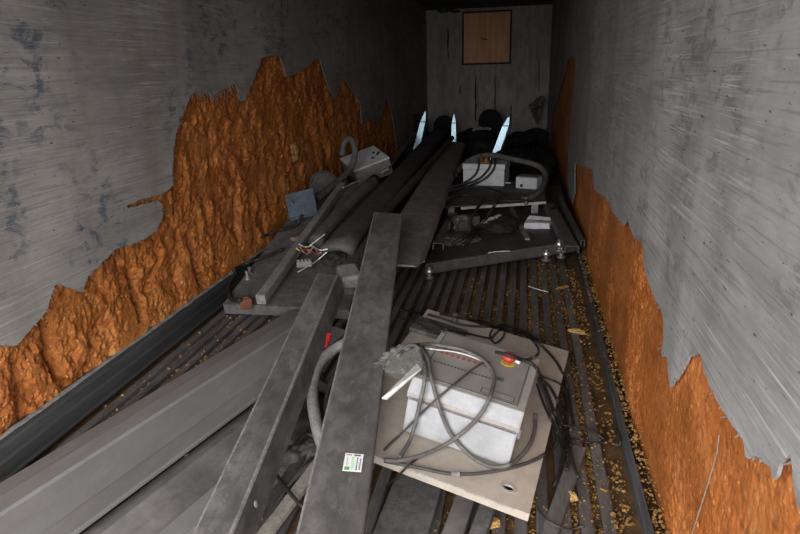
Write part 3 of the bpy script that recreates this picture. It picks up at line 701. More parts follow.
# dark casting (motor like lump), cloth and shreds on the platform front
t = thing('motor_casting', deckpt(456, 228), 'dusty dark round casting with bolts at the left of the right platform', 'machine part')
p = deckpt(459, 226, .07)
bm = BM(); ax = V((.55, -.8, .15)); lathe(bm, p, ax, [(.06, -.13), (.085, -.12), (.09, -.02), (.07, -.015), (.07, .02), (.098, .025), (.098, .05), (.05, .055), (.045, .08), (.03, .085)], 22); finish('motor_body', bm, M['lump_g'], t)
for k in range(6):
    a_ = k*math.pi/3; axn = ax.normalized(); nx = axn.cross(V((0, 0, 1))).normalized(); ny = axn.cross(nx)
    bm = BM(); lathe(bm, p+axn*.05+(nx*math.cos(a_)+ny*math.sin(a_))*.075, axn, [(.011, 0), (.011, .012), (.006, .014)], 8); finish('flange_bolt', bm, M['bar'], t)
bm = BM(); box(bm, p+V((.10, .08, .03)), (.12, .10, .09), Matrix.Rotation(.4, 3, 'Z')); finish('terminal_box', bm, M['lump_g'], t, .01)
def lump(name, c, s, seed, m, label, cat, group=None, amp=.35, rz=0):
    bm = BM(); blob(bm, c, s, seed, amp, 4, Matrix.Rotation(rz, 3, 'Z'))
    return tag(finish(name, bm, M[m], smooth=True), label, cat, group)
lump('dark_rag', deckpt(500, 231)+V((0, .05, .045)), (.16, .20, .06), 4, 'lump', 'black crumpled rag on the middle of the right platform', 'rag')
lump('dark_rag', deckpt(458, 244)+V((0, .05, .03)), (.15, .12, .045), 8, 'lump_g', 'flattened dark rag at the front edge of the right platform', 'rag')
bm = BM(); pp = [deckpt(484, 222, .09), deckpt(490, 221, .10), deckpt(494, 218, .10), deckpt(500, 215, .12)]
for k in range(24):
    q = pp[0].lerp(pp[-1], k/23); R_ = Matrix.Rotation(rnd.uniform(-1, 1), 3, 'Z')@Matrix.Rotation(rnd.uniform(-.9, .9), 3, 'X'); box(bm, q+V((0, 0, .008*math.sin(k*2.1))), (.016, .034, .003), R_)
tag(finish('shredded_sheet', bm, M['shred']), 'pale shredded scrap lying on the black rag', 'scrap')

# ------------------------------------------------------------------ centre pile of long pieces
# wide slab
f0a, f0b, f1a, f1b = U(385, 268, .43), U(420, 268, .43), U(453.5, 141, .42), U(462, 143, .42)
p0, p1 = (f0a+f0b)/2, (f1a+f1b)/2
p0 = U(393, 264, .43); wF = .30
p1 = U(455.5, 142, .42)
bm = BM(); loft(bm, p0, p1, [(-wF/2, -.05), (-wF/2, -.018), (-wF/2+.018, 0), (wF/2-.035, 0), (wF/2-.010, -.010), (wF/2, -.035), (wF/2, -.05), (wF/2-.02, -.06), (-wF/2+.02, -.06)], .05)
for v in bm.verts:
    if (v.co-p0).length < .3 and v.co.z < p0.z-.022: v.co.y += .22       # end cut back underneath, a shape added to keep its face dark
tag(finish('long_slab', bm, M['slab']), 'wide flat brown grey slab reaching from behind the centre beam to the far wall', 'slab')
# thin tube beside it
tb = [U(374, 224, .46), U(420, 174, .46), U(452, 138, .46)]
bm = BM(); tube(bm, tb, .034, 12, 6); tag(finish('long_pipe', bm, M['lump_g'], smooth=True), 'long dark pipe lying between the slab and the rubber belt', 'pipe')
# dark belt
q0, q1 = U(336, 248, .51), U(439, 131, .45)
d, a_, u_ = frame(q0, q1)
bm = BM(); seg = 40; prevr = None
for k in range(seg+1):
    tt = k/seg; c_ = q0.lerp(q1, tt); wv_ = .095+.035*tt; z_ = .012*noise.noise(V((tt*9, 1, 0))); row = []
    for j in range(9):
        s = -1+2*j/8; row.append(c_+a_*(s*wv_)+u_*(.03*(1-s*s)+z_+.014*noise.noise(V((tt*22, s*2, 4)))))
    ring = [bm.verts.new(p) for p in row]+[bm.verts.new(p-u_*.045) for p in row[::-1]]
    if prevr:
        for i in range(18): bm.faces.new((prevr[i], prevr[(i+1) % 18], ring[(i+1) % 18], ring[i]))
    else: bm.faces.new(ring)
    prevr = ring
bm.faces.new(prevr[::-1]); tag(finish('rubber_belt', bm, M['strap'], smooth=True), 'long black rubber belt lying on the centre of the pile', 'belt')
lump('dark_rag', U(334, 258, .44), (.07, .09, .035), 31, 'lump', 'black rag draped over the far end of the bent channel beam', 'rag', rz=.3)
# lumps under the belt and at the near end
lump('rubble_lump', U(347, 283, .2), (.10, .10, .10), 5, 'lump_g', 'dark grey lump under the belt just beyond the bent beam', 'lump')
bm = BM(); R_ = Matrix.Rotation(.5, 3, 'Z')@Matrix.Rotation(.2, 3, 'X'); box(bm, U(349, 276, .36), (.12, .16, .08), R_)
tag(finish('small_block', bm, M['bar'], bevel=.012), 'small grey block wedged beside the bent beam and the centre beam', 'block')

# ------------------------------------------------------------------ left platform and what lies on it
t = thing('weighing_platform', (-1.45, 3.4, 0), 'low dark covered platform with a bolt by the left wall', 'platform')
bm = BM(); q = [V((-1.86, 3.33, .09)), V((-1.02, 3.33, .09)), V((-1.22, 5.4, .48)), V((-1.90, 5.4, .48))]; slab(bm, q, .07)
bmesh.ops.subdivide_edges(bm, edges=bm.edges[:], cuts=7, use_grid_fill=True)
for v in bm.verts: v.co.z += .006*noise.noise(v.co*5)+.004*noise.noise(v.co*17)
finish('deck', bm, M['deck_l'], t)
bm = BM(); box(bm, (-1.50, 4.5, .20), (.6, 1.6, .04), Matrix.Rotation(math.atan(.19), 3, 'X')); box(bm, (-1.5, 5.2, .19), (.5, .08, .38)); finish('under_frame', bm, M['strap'], t)
for px, py in ((247.5, 278), (250, 274)):
    bm = BM(); lathe(bm, U(px, py, .155 if px < 249 else .16), (0, 0, 1), [(.022, -.012), (.022, .010), (.011, .012), (.011, .035), (.014, .036), (.014, .05), (.004, .054)], 14); finish('levelling_bolt', bm, M['steel'], t)
bm = BM(); R_ = Matrix.Rotation(.5, 3, 'Z'); box(bm, U(246, 303, .125), (.075, .06, .07), R_); box(bm, U(246, 303, .125)+V((0, 0, .04)), (.05, .04, .012), R_)
tag(finish('rusty_block', bm, M['rust'], bevel=.006), 'small rusty brown block on the floor at the end of the square bar', 'block')
o = beam_thing('square_bar', U(260, 295, .20), U(342, 182, .52), [(-.030, -.06), (-.030, -.006), (-.025, 0), (.025, 0), (.030, -.006), (.030, -.06), (.025, -.066), (-.025, -.066)], M['bar'], 'grey square bar slanting up the pile from the rusty block', 'metal bar')
bm = BM(); tube(bm, [U(315, 243, .33), U(331, 223, .40), U(354, 199, .48), U(375, 180, .54)], .052, 14, 6); tag(finish('rolled_mat', bm, M['lump_g'], smooth=True), 'dark rolled mat lying between the square bar and the rubber belt', 'roll')
# light grey control box, tilted
f = [UY(343, 157, 6.2), UY(376, 141.5, 6.42), UY(387, 162, 6.05), UY(351, 173, 5.84)]
n = (f[1]-f[0]).cross(f[3]-f[0]).normalized(); n = n if n.dot(CAM-f[0]) > 0 else -n
c_ = sum(f, V())/4; ux = ((f[1]-f[0])+(f[2]-f[3])).normalized(); uy = n.cross(ux).normalized(); RL = Matrix((ux, uy, n)).transposed()
lw, lh = (f[1]-f[0]).length*.98, (f[0]-f[3]).length*.95
t = thing('control_box', c_-n*.2, 'tilted light grey control box with small black knobs by the left wall', 'control box')
bm = BM(); box(bm, c_-n*.10, (lw, lh, .17), RL); finish('box_body', bm, M['gbox_d'], t, .008)
bm = BM(); box(bm, c_-n*.004, (lw*1.01, lh*1.01, .02), RL); finish('front_panel', bm, M['gbox'], t, .005)
for x_, y_ in ((.12, .02), (.13, -.05), (.06, -.09), (.16, -.02)):
    bm = BM(); lathe(bm, c_+RL@V((x_, y_, .005)), n, [(.014, 0), (.014, .012), (.010, .014)], 10); finish('panel_knob', bm, M['black'], t)
bm = BM(); lathe(bm, c_+RL@V((.02, lh/2, -.08)), uy, [(.016, 0), (.016, .03), (.022, .032), (.022, .05)], 10); finish('red_cap', bm, M['red'], t)
# blue-grey box
f = [UY(286, 195, 4.62), UY(313, 188, 4.68), UY(317, 212, 4.52), UY(289, 219, 4.45)]
n = (f[1]-f[0]).cross(f[3]-f[0]).normalized(); n = n if n.dot(CAM-f[0]) > 0 else -n
c_ = sum(f, V())/4; ux = ((f[1]-f[0])+(f[2]-f[3])).normalized(); uy = n.cross(ux).normalized(); RL = Matrix((ux, uy, n)).transposed()
t = thing('junction_box', c_-n*.1, 'small blue grey box leaning against the orange foam of the left wall', 'box')
lw, lh = (f[1]-f[0]).length, (f[0]-f[3]).length
lh *= .92; bm = BM(); box(bm, c_-n*.03, (lw, lh, .05), RL); finish('box_body', bm, M['bbox'], t, .006)
bm = BM(); box(bm, c_-n*.004, (lw*1.02, lh*1.0, .02), RL); finish('box_cover', bm, M['bbox'], t, .004)
bm = BM(); box(bm, c_+RL@V((0, lh/2-.01, .010)), (lw*1.04, .025, .012), RL); finish('cover_rim', bm, M['bbox'], t, .003)
bm = BM(); lathe(bm, c_+RL@V((-lw*.3, lh*.02, .006)), n, [(.014, 0), (.014, .01), (.008, .03), (.008, .05)], 10); finish('cover_screw', bm, M['steel'], t)
# drum behind it
bm = BM(); lathe(bm, UY(324, 184, 5.25), V((.3, -.7, .45)), [(.10, -.24), (.13, -.22), (.135, -.02), (.13, 0), (.115, .004), (.11, -.01)], 24)
tag(finish('dark_drum', bm, M['deck']), 'dark round drum behind the blue grey box', 'drum')
# pale strip board and bright edge chain
beam_thing('strip_board', U(384, 170, .52), U(416, 131, .46), [(-.05, -.02), (-.05, 0), (.05, 0), (.05, -.02)], M['tan'], 'pale tan strip board beside the tilted grey control box', 'board', -.5)
bm = BM(); P0, P1 = U(343, 187.5, .50), U(390, 167, .50); d, a_, u_ = frame(P0, P1)
for k in range(14):
    q = P0.lerp(P1, (k+.5)/14); w_ = .012 if k % 2 else .020
    box(bm, q, (w_, (P1-P0).length/14+.002, .010), Matrix((a_, d, u_)).transposed())
bmesh.ops.remove_doubles(bm, verts=bm.verts, dist=.0001)
tag(finish('slotted_strip', bm, M['plate_e']), 'bright slotted strip in front of the tilted grey control box', 'strip')

# ------------------------------------------------------------------ far end
blade_lab = ['pale blue tapered plate standing at left behind the rubber belt', 'pale blue tapered plate standing at the far end of the long slab', 'pale blue tapered plate leaning behind the lidded grey box']
for k, (xb, yb_, xt, yt, wpx) in enumerate(((418.5, 139, 425, 111, 7), (453.5, 137.5, 453.5, 114, 6), (500, 141, 508.5, 116.5, 8))):
    z0_ = .40; P = U(xb, yb_, z0_); dr = ray(xt, yt); Q = CAM+dr*((P.y+.05)/dr.y); ax = (Q-P); Lh = ax.length; ax.normalize()
    sx = wpx*P.y/FPX/2*.92
    t = thing('tapered_plate', P-ax*.15, blade_lab[k], 'plate', 'tapered plates standing at the far end')
    rx = ax.cross(V((0, 1, 0))).normalized(); rx = rx if rx.x > 0 else -rx; dp = V((0, 1, 0))
    pr = [(-sx, -.36), (sx*.75, -.36), (sx*.95, Lh*.15), (sx*.85, Lh*.7), (sx*.35, Lh*1.0), (-sx*.1, Lh*.97), (-sx*.75, Lh*.55)]
    bm = BM(); hexa(bm, [P+rx*a+ax*b_ for a, b_ in pr], [P+rx*a+ax*b_+dp*.02 for a, b_ in pr]); finish('plate_face', bm, M['blade'], t, .003)
    bm = BM(); pr2 = [(sx*.95, -.36), (sx*1.25, -.36), (sx*1.2, Lh*.3), (sx*.55, Lh*.95), (sx*.4, Lh*.98), (sx*.88, Lh*.6)]
    hexa(bm, [P+rx*a+ax*b_+dp*.002 for a, b_ in pr2], [P+rx*a+ax*b_+dp*.04 for a, b_ in pr2]); finish('plate_edge', bm, M['blade_e'], t)
    bm = BM(); box(bm, P+ax*Lh*.62-dp*.004, (sx*1.7, .01, .012)); finish('plate_band', bm, M['blade_e'], t)
disc_lab = ['black round wheel behind the leftmost pale blue plate', 'black round wheel at the left below the plywood hatch', 'black round wheel behind the leaning pale blue plate']
for k, (px, py, rp) in enumerate(((414, 124, 10), (444, 126, 10), (490, 121, 11))):
    P = UY(px, py, 11.4+.1*k); r = rp*11.8/FPX
    t = thing('wheel', (P.x, P.y, P.z-r), disc_lab[k], 'wheel', 'black wheels at the far end')
    axw = V((.25-.2*k, -1, .05))
    bm = BM(); lathe(bm, P, axw, [(r*.55, -.07), (r*.9, -.065), (r, -.03), (r, .03), (r*.9, .065), (r*.6, .07), (r*.55, .05)], 28); finish('tyre', bm, M['soot'], t)
    bm = BM(); lathe(bm, P, axw, [(r*.5, -.05), (r*.54, .045), (r*.2, .05), (r*.18, .075), (r*.1, .078)], 20); finish('wheel_hub', bm, M['soot'], t)
far = [(405, 150, 9.8, .30, .22), (432, 138, 12.1, .30, .28), (466, 139, 11.6, .34, .24), (482, 144, 9.9, .3, .22), (520, 138, 11.6, .40, .32), (545, 136, 11.9, .30, .42), (540, 160, 8.9, .28, .24), (556, 170, 8.0, .20, .30), (515, 155, 9.2, .30, .20), (473, 137, 12.6, .3, .3), (481, 134, 11.25, .28, .26), (366, 178, 6.15, .22, .10)]
far_lab = ['left of the rubber belt behind the tan strip board', 'at the foot of the end wall below the left of the hatch', 'right of the far end of the long slab', 'just behind the lidded grey box', 'below the leaning pale blue plate, against the end wall', 'in the right far corner under the crumpled film', 'behind the small junction box', 'against the right wall beyond the right platform', 'between the lidded grey box and the right wall', 'against the end wall under the hatch', 'carrying the pale ragged scrap', 'under the tilted grey control box']
for k, (px, py, Y, sx, sz) in enumerate(far):
    P = UY(px, py, Y); top = P.z+sz*.2; hgt = max(.12, top/2+.02)
    lump('dark_bundle', V((max(XL+.35, min(XR-.28, P.x)), min(P.y, LEN-.42), hgt)), (min(sx, .30), .32, hgt), 40+k, 'lump', 'black lumpy bundle '+far_lab[k], 'bundle', 'black bundles at the far end', .28)
bm = BM(); p0 = UY(481, 129, 11.2)
for k in range(30):
    q = p0+V((rnd.uniform(-.17, .17), rnd.uniform(-.05, .05), rnd.uniform(-.02, .03)))
    box(bm, q, (.05, .03, .006), Matrix.Rotation(rnd.uniform(-.5, .5), 3, 'Z')@Matrix.Rotation(rnd.uniform(-.9, .9), 3, 'X')@Matrix.Rotation(rnd.uniform(-.5, .5), 3, 'Y'))
tag(finish('shredded_sheet', bm, M['shred']), 'pale ragged scrap on the dark heap left of the leaning blue plate', 'scrap')
# crumpled film in the far right corner
bm = BM(); g = []
A0, A1, A2, A3 = UY(528, 106, 12.2), UY(541, 95, 12.2), UY(546, 99, 12.1), UY(537, 124, 12.2)
for i in range(10):
    row = []
    for j in range(10):
        p = (A0.lerp(A1, i/9)).lerp(A3.lerp(A2, i/9), j/9); p = p+V((.05*noise.noise(V((i*1.3, j*.7, 1))), .16*noise.noise(V((i*1.1, j*1.1, 7))), .05*noise.noise(V((i*.9, j*1.5, 3)))))
        p.x = min(p.x, XR-.03); row.append(bm.verts.new(p))
    g.append(row)
for i in range(9):
    for j in range(9): bm.faces.new((g[i][j], g[i+1][j], g[i+1][j+1], g[i][j+1]))
ex = bmesh.ops.extrude_face_region(bm, geom=bm.faces[:]); bmesh.ops.translate(bm, verts=[v for v in ex['geom'] if isinstance(v, bmesh.types.BMVert)], vec=(0, .004, 0))
tag(finish('crumpled_film', bm, M['foil']), 'shiny crumpled film hanging in the far right corner', 'film')

# ------------------------------------------------------------------ floor debris between and under the beams
beam_thing('flat_bar', U(262, 536, .03), U(318, 462, .06), [(-.024, -.02), (-.024, 0), (.024, 0), (.024, -.02)], M['cream'], 'cream flat bar on the floor between the two channel beams', 'metal bar')
beam_thing('flat_bar', U(258, 515, .06), U(312, 440, .08), [(-.016, -.02), (-.016, 0), (.016, 0), (.016, -.02)], M['lump_g'], 'dark narrow bar left of the cream flat bar', 'metal bar')
for px, py, s, lab in ((292, 458, (.05, .07, .04), 'dark lump under the left beam above the cream bar'), (306, 452, (.035, .09, .035), 'dark round lump between the two beams')):
    lump('rubble_lump', U(px, py, .06), s, px, 'lump_g', lab, 'lump', rz=-.5)
lump('dark_rag', U(305, 415, .05), (.11, .20, .05), 77, 'lump', 'black rag in the gap between the two channel beams', 'rag', rz=.3)
# slats under the plate, near the bottom of the picture
sl = [((396, 545), (425, 462), .09, 'deck_l', 'widest brown slat in front of the beige plate beside the centre beam'), ((447, 548), (472, 478), .035, 'sheet_d', 'second slat from the centre beam in front of the beige plate'), ((472, 548), (494, 487), .028, 'deck_l', 'third slat from the centre beam in front of the beige plate')]
for (a_, b_, w_, mk_, lab) in sl:
    p0, p1 = U(*a_, .055), U(*b_, .06); p1 = p0+(p1-p0)*1.7
    beam_thing('metal_slat', p0, p1, channel_profile(w_*2, .03, .004, .006), M[mk_], lab, 'metal slat', group='metal slats under the beige plate')
beam_thing('metal_slat', U(545, 545, .035), U(579, 446, .035), channel_profile(.055, .03, .004, .006), M['floor'], 'dark slat on the floor rails right of the near corner of the beige plate', 'metal slat', group='metal slats under the beige plate')

# ------------------------------------------------------------------ cables, draped on what lies beneath them
bpy.context.view_layer.update()
dg = bpy.context.evaluated_depsgraph_get()
def depth(px, py):
    d = ray(px, py); ok, loc, *_ = bpy.context.scene.ray_cast(dg, CAM, d.normalized(), distance=30)
    return (loc-CAM).length/d.length if ok else 3
def drape(pts, r, lift=.012):
    dense = []
    for a, b in zip(pts, pts[1:]):
        for k in range(3): dense.append((a[0]+(b[0]-a[0])*k/3, a[1]+(b[1]-a[1])*k/3))
    dense.append(pts[-1])
    P2 = [spl for spl in spline([V((x, y, 0)) for x, y in pts], 3)]
    ts = [min(depth(p.x+dx, p.y+dy) for dx, dy in ((0, 0), (2, 0), (-2, 0), (0, 2), (0, -2))) for p in P2]
    for _ in range(3): ts = [min(ts[i], (ts[max(0, i-1)]+ts[i]*2+ts[min(len(ts)-1, i+1)])/4) for i in range(len(ts))]
    return [CAM+ray(p.x, p.y)*(t-(r+lift)) for p, t in zip(P2, ts)]
NEW = []
def cable(name, pts, r, m, label, cat='cable', lift=.006, ribs=0, group=None):
    bm = BM(); P = drape(pts, r, lift); tube(bm, P, r, 10, 3, ribs); NEW.append(tag(finish(name, bm, M[m], smooth=True), label, cat, group))
    return P
# over the control box
cable('grey_cable', [(384, 460), (400, 460.5), (425, 454), (448, 443), (468, 428), (482, 412), (491, 394), (494, 376), (484, 361), (468, 352), (455, 348), (425, 344), (405, 350), (397, 357)], .0075, 'grey_cable', 'thick grey cable looped over the control box lid and round its left end', lift=.02)
cable('grey_cable', [(398, 352), (412, 345), (421, 352), (425, 368), (424, 385), (420, 402), (416, 420), (410, 440), (399, 458)], .0075, 'grey_cable', 'grey cable hanging down the left end of the control box front', lift=.02)
cable('grey_cable', [(404, 348), (420, 345), (427, 356), (431, 376), (436, 396), (442, 415), (450, 433), (463, 449), (476, 460), (489, 466), (501, 467), (512, 463), (523, 454), (531, 442), (535, 428), (535, 414)], .0075, 'grey_cable', 'grey cable drooping in a deep U across the control box front', lift=.012)
cable('thin_cable', [(384, 450), (391, 443), (403, 432), (416, 419), (429, 406), (452, 386), (476, 367), (486, 362)], .0045, 'dark_cable', 'thin dark cable running diagonally up across the control box', lift=.02)
P = cable('plate_cable', [(384, 461), (394, 463), (405, 465), (425, 469), (448, 473.5), (470, 474), (489, 472), (510, 468), (532, 461), (548, 452), (556, 444), (557, 430), (551, 412), (545, 395), (538, 378)], .0065, 'dark_cable', 'dark cable with a plug along the front of the beige plate', lift=.004)
bm = BM(); i = min(range(len(P)), key=lambda k: (P[k]-U(448, 473.5, .12)).length); dd = (P[i+1]-P[i-1]).normalized()
lathe(bm, P[i], dd, [(.007, -.016), (.009, -.015), (.009, .003), (.012, .004), (.012, .012), (.007, .014)], 10)
NB = finish('inline_plug', bm, M['bar']); tag(NB, 'small grey inline plug on the cable at the plate front', 'plug')
# black bundle along the far edge of the plate
cable('black_cable', [(399, 310), (411, 311), (438, 317), (455, 323), (472, 326), (495, 327), (515, 330), (532, 338), (546, 350), (559, 366), (567, 386), (571, 408), (574, 428)], .0062, 'black', 'black cable following the far edge of the beige plate to the right', lift=.004)
cable('black_cable', [(440, 314), (460, 318), (485, 322), (510, 328), (528, 337), (538, 348), (536, 356), (522, 360), (508, 355)], .0055, 'black', 'black cable curling back behind the lid of the control box', lift=.014)
cable('black_cable', [(398, 319), (412, 318), (430, 321), (446, 329), (470, 334), (490, 338), (496, 333), (504, 328), (503, 337), (495, 343), (490, 334), (500, 325), (520, 329), (540, 341)], .005, 'black', 'black cable with a small loop at the far edge of the plate', lift=.012)
cable('black_cable', [(418, 303), (411, 312), (415, 322), (430, 330), (445, 331)], .005, 'black', 'short black cable around the corner bolt of the beige plate', lift=.012)
cable('black_cable', [(496, 352), (515, 357), (532, 364), (540, 374), (546, 390), (553, 408), (560, 426), (564, 440), (570, 455), (566, 470)], .0065, 'black', 'black cable leaving the lid and falling over the right plate edge', lift=.012)
cable('black_cable', [(539, 378), (549, 386), (558, 402), (564, 420), (568, 438), (572, 458), (578, 478)], .0065, 'black', 'black cable outermost at the right edge of the beige plate', lift=.012)
cable('black_cable', [(537, 384), (543, 402), (551, 420), (558, 436), (562, 450), (560, 470), (553, 488)], .0055, 'black', 'black cable dropping behind the bundle at the right plate edge', lift=.012)
cable('black_cable', [(541, 376), (560, 384), (566, 396), (568, 412), (566, 430), (571, 446)], .005, 'black', 'thin black cable bowing out right of the plate corner', lift=.012)
cable('black_cable', [(566, 437), (580, 441), (594, 443), (606, 440), (604, 430), (610, 427), (618, 432), (620, 444), (612, 448)], .0045, 'black', 'black cable coiling on the floor rails towards the right wall', lift=.008)
cable('black_cable', [(562, 425), (578, 428), (594, 431), (604, 440)], .0045, 'black', 'short black cable between the bundle and the right floor coil', lift=.008)
cable('thin_cable', [(536, 506), (545, 518), (557, 526), (570, 529), (584, 526)], .0035, 'dark_cable', 'thin dark cable on the floor right of the near plate corner', lift=.006)
cable('white_wire', [(424, 348), (440, 350), (455, 352), (470, 356), (485, 362)], .003, 'wire_w', 'thin white wire under the grey loop on the control box lid', lift=.006)
# tie on the bundle
bm = BM(); P = [CAM+ray(x, y)*(depth(x, y)-.02) for x, y in ((563, 433), (569, 437))]; lathe(bm, P[0].lerp(P[1], .5), P[1]-P[0], [(.016, -.012), (.02, -.01), (.02, .01), (.016, .012)], 12); tag(finish('cable_clip', bm, M['black']), 'black clip holding the cable bundle right of the beige plate', 'clip')
# big conduit between the two beams, and the red plug
def hose(pts, r, m, label):
    bm = BM(); tube(bm, pts, r, 14, 14, 1); tag(finish('flexible_conduit', bm, M[m], smooth=True), label, 'conduit')
hose([U(352, 338, .25), U(343, 344, .25), U(333, 350, .24), U(323, 359, .23), U(315.5, 372, .22), U(312.5, 388, .20), U(313, 402, .19), U(315.5, 418, .18), U(320, 436, .165), U(326, 452, .15)], .0245, 'conduit', 'thick pale grey conduit curving out from under the centre beam')
def floor_cable(pts, r, label, m='black', name='black_cable'):
    bm = BM(); tube(bm, [U(*p) for p in pts], r, 10, 6); tag(finish(name, bm, M[m], smooth=True), label, 'cable')
floor_cable([(350, 366, .17), (338, 374, .17), (330, 385, .16), (326, 400, .15), (327, 415, .13), (333, 428, .11)], .009, 'dark cable curled inside the thick conduit bend', 'dark_cable', 'grey_cable')
floor_cable([(348, 385, .13), (340, 388, .12), (335, 398, .10), (336, 410, .08)], .007, 'black cable end inside the thick conduit bend beside the centre beam')
bm = BM(); pa, pb = U(323.5, 348, .24), U(328.5, 335, .27); dd = (pb-pa).normalized(); L_ = (pb-pa).length
t = thing('red_plug', pa, 'bright red plug sticking up between the two channel beams', 'plug')
lathe(bm, pa, dd, [(.012, 0), (.016, .004), (.018, L_*.3), (.018, L_*.95), (.012, L_)], 10); finish('plug_body', bm, M['redbright'], t)
bm = BM(); tube(bm, [pa, pa-dd*.04, pa-dd*.08+V((0, .02, -.04)), pa+V((-.02, .02, -.18))], .006, 8, 5); finish('plug_cord', bm, M['black'], t)
floor_cable([(288, 452, .10), (298, 441, .11), (308, 434, .11), (322, 441, .08)], .008, 'black cable piece below the conduit between the beams')
floor_cable([(268, 462, .09), (280, 480, .085), (291, 494, .085), (302, 506, .08), (318, 516, .05)], .007, 'black cable crossing over the cream flat bar')
cable('black_cable', [(386, 486), (396, 478), (408, 466), (420, 456)], .004, 'black', 'thin black cable below the plate corner near the sticker', lift=.01)
# conduit at the left box
hose([UY(a, b, c) for a, b, c in ((318, 198, 4.95), (329, 189, 5.15), (341, 179, 5.4), (350, 169, 5.6), (354.5, 158, 5.7), (354.5, 147, 5.75), (351, 139.5, 5.78), (347, 139, 5.8), (343.5, 145, 5.8), (342, 155, 5.8))], .029, 'conduit_d', 'dark flexible conduit arching up before the tilted grey box')
cable('black_cable', [(233, 270), (250, 262), (268, 256), (283, 249)], .012, 'black', 'black cable lying across the left platform cover', lift=.004)
cable('black_cable', [(262, 237), (280, 230), (296, 225), (302, 215)], .012, 'black', 'black cable behind the square bar below the blue grey box', lift=.004)
cable('black_cable', [(236, 272), (229, 285), (231, 299), (240, 300)], .014, 'black', 'black cable hanging at the left front corner of the left platform', lift=.004)
# right platform hoses
hose([shelf(a, b, h) for a, b, h in ((455, 176, .02), (459, 170, .06), (465, 163.5, .16), (474, 158, .22), (484, 155.5, .26), (496, 155.5, .27), (512, 159, .25), (530, 163, .22), (541, 168, .18), (545.5, 177, .12), (542, 188, .07), (534, 196, .04), (523, 199.5, .035))], .026, 'conduit_d', 'grey conduit arching over both boxes on the raised plate')
for k, (pts, lab) in enumerate((([(479, 159), (478, 169), (473, 177), (462, 184), (448, 190)], 'black cable from the amber gland across the box front'), ([(492, 158), (489, 168), (480, 178), (466, 184), (450, 187)], 'black cable over the middle of the lidded box front'), ([(496, 156), (494, 168), (486, 178), (472, 185), (455, 192)], 'black cable over the right of the lidded box front'), ([(446, 192), (465, 188), (482, 187), (498, 191), (508, 196)], 'black cable lying along the foot of the lidded box'), ([(448, 198), (465, 195), (488, 199), (510, 201), (528, 200)], 'dark cable along the front of the raised plate'))):
    cable('black_cable', pts, .011, 'black', lab, lift=.015)
cable('black_cable', [(500, 196), (494, 206), (488, 216), (478, 226), (466, 236), (452, 244)], .014, 'black', 'black cable hanging from the raised plate to the deck front', lift=.01)
cable('black_cable', [(484, 199), (476, 210), (470, 222), (474, 234), (462, 246)], .013, 'black', 'black cable beside the casting on the right platform', lift=.01)
cable('black_cable', [(449, 204), (446, 214), (452, 224), (450, 236)], .012, 'black', 'black cable hooked over the motor casting', lift=.01)
cable('black_cable', [(545, 190), (552, 196), (555, 206), (549, 210)], .012, 'black', 'black cable coiled at the right end of the raised plate', lift=.01)
cable('white_wire', [(488, 253), (498, 251.5), (510, 251)], .004, 'wire_w', 'thin pale scratchy wire on the front of the right platform deck', lift=.003)
cable('white_wire', [(528, 286), (537, 289), (548, 292)], .004, 'wire_w', 'thin pale wire on the floor rails before the right platform', lift=.006)
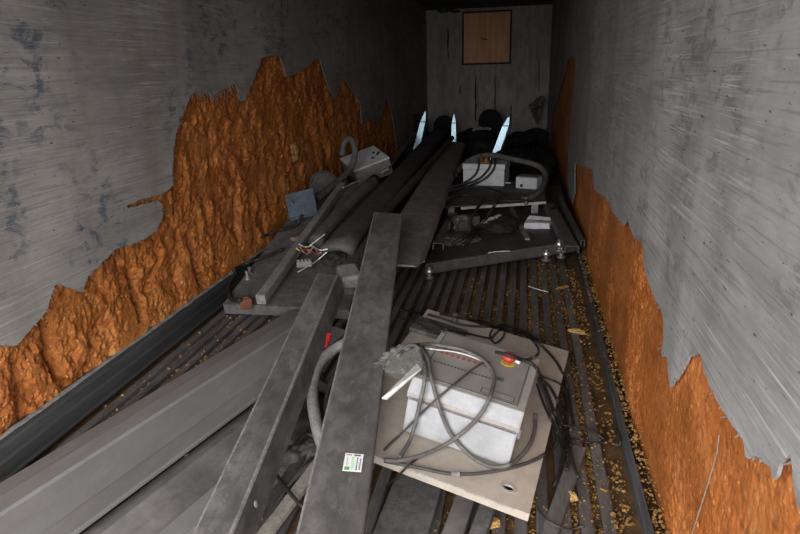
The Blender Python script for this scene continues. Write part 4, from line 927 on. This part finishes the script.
# wire tangle on the left platform
wl_ = [('wire_y', [(296, 248), (301, 251), (306, 249), (311, 253)], 'yellow'), ('wire_w', [(299, 244), (305, 247), (312, 246), (320, 250), (328, 249)], 'white'), ('wire_p', [(303, 252), (310, 250), (316, 254), (322, 252)], 'pink'), ('wire_w', [(308, 247), (316, 241), (325, 234)], 'long pale'), ('wire_p', [(300, 247), (307, 254), (314, 247), (319, 256)], 'reddish curled')]
for mk_, pts, nm in wl_:
    cable('loose_wire', pts, .0042, mk_, nm+' loose wire in the tangle right of the square bar', 'wire', lift=.03, group='loose wires on the left platform')
cable('loose_wire', [(298, 272), (305, 268), (315, 262), (327, 252)], .0036, 'wire_w', 'straight white wire stretched below the wire tangle', 'wire', lift=.02, group='loose wires on the left platform')
bm = BM(); q = U(304, 263, .26); R_ = Matrix.Rotation(.4, 3, 'Z'); box(bm, q, (.10, .07, .04), R_)
for k in range(4): box(bm, q+R_@V((-.036+.024*k, -.02, .026)), (.016, .02, .014), R_)
tag(finish('terminal_strip', bm, M['bar'], bevel=.003), 'grey terminal strip under the wire tangle on the left platform', 'terminal block')
bm = BM(); box(bm, U(295, 238.5, .28), (.045, .06, .03), Matrix.Rotation(-.5, 3, 'Z')); tag(finish('foam_scrap', bm, M['tan'], bevel=.008), 'small tan scrap on the square bar above the wire tangle', 'scrap')

# ------------------------------------------------------------------ light: daylight through the open rear doors
w = bpy.data.worlds.new('overcast'); bpy.context.scene.world = w; w.use_nodes = True
nt = w.node_tree; bg = nt.nodes['Background']
tc = nt.nodes.new('ShaderNodeTexCoord'); sx_ = nt.nodes.new('ShaderNodeSeparateXYZ'); nt.links.new(tc.outputs['Generated'], sx_.inputs[0])
rg = nt.nodes.new('ShaderNodeMapRange'); nt.links.new(sx_.outputs['Z'], rg.inputs['Value']); rg.inputs['From Min'].default_value = -.25; rg.inputs['From Max'].default_value = .5
skyc = ramp(nt, rg.outputs[0], [(.0, (.22, .213, .205)), (.3, (.31, .30, .29)), (.4, (.95, .93, .91)), (1, (1.19, 1.17, 1.155))])
nt.links.new(skyc, bg.inputs['Color']); bg.inputs['Strength'].default_value = 2.6
ld = bpy.data.lights.new('door_opening_portal', 'AREA'); ld.shape = 'RECTANGLE'; ld.size = W; ld.size_y = H
ld.cycles.is_portal = True
lo = bpy.data.objects.new('door_opening_portal', ld); C.objects.link(lo); lo.location = ((XL+XR)/2, BACK, H/2); lo.rotation_euler = (math.radians(90), 0, 0)

vs = bpy.context.scene.view_settings
bpy.context.scene.display_settings.display_device = 'sRGB'
vs.view_transform = 'Standard'; vs.look = 'None'; vs.gamma = 1; vs.use_curve_mapping = False; vs.exposure = 1.93
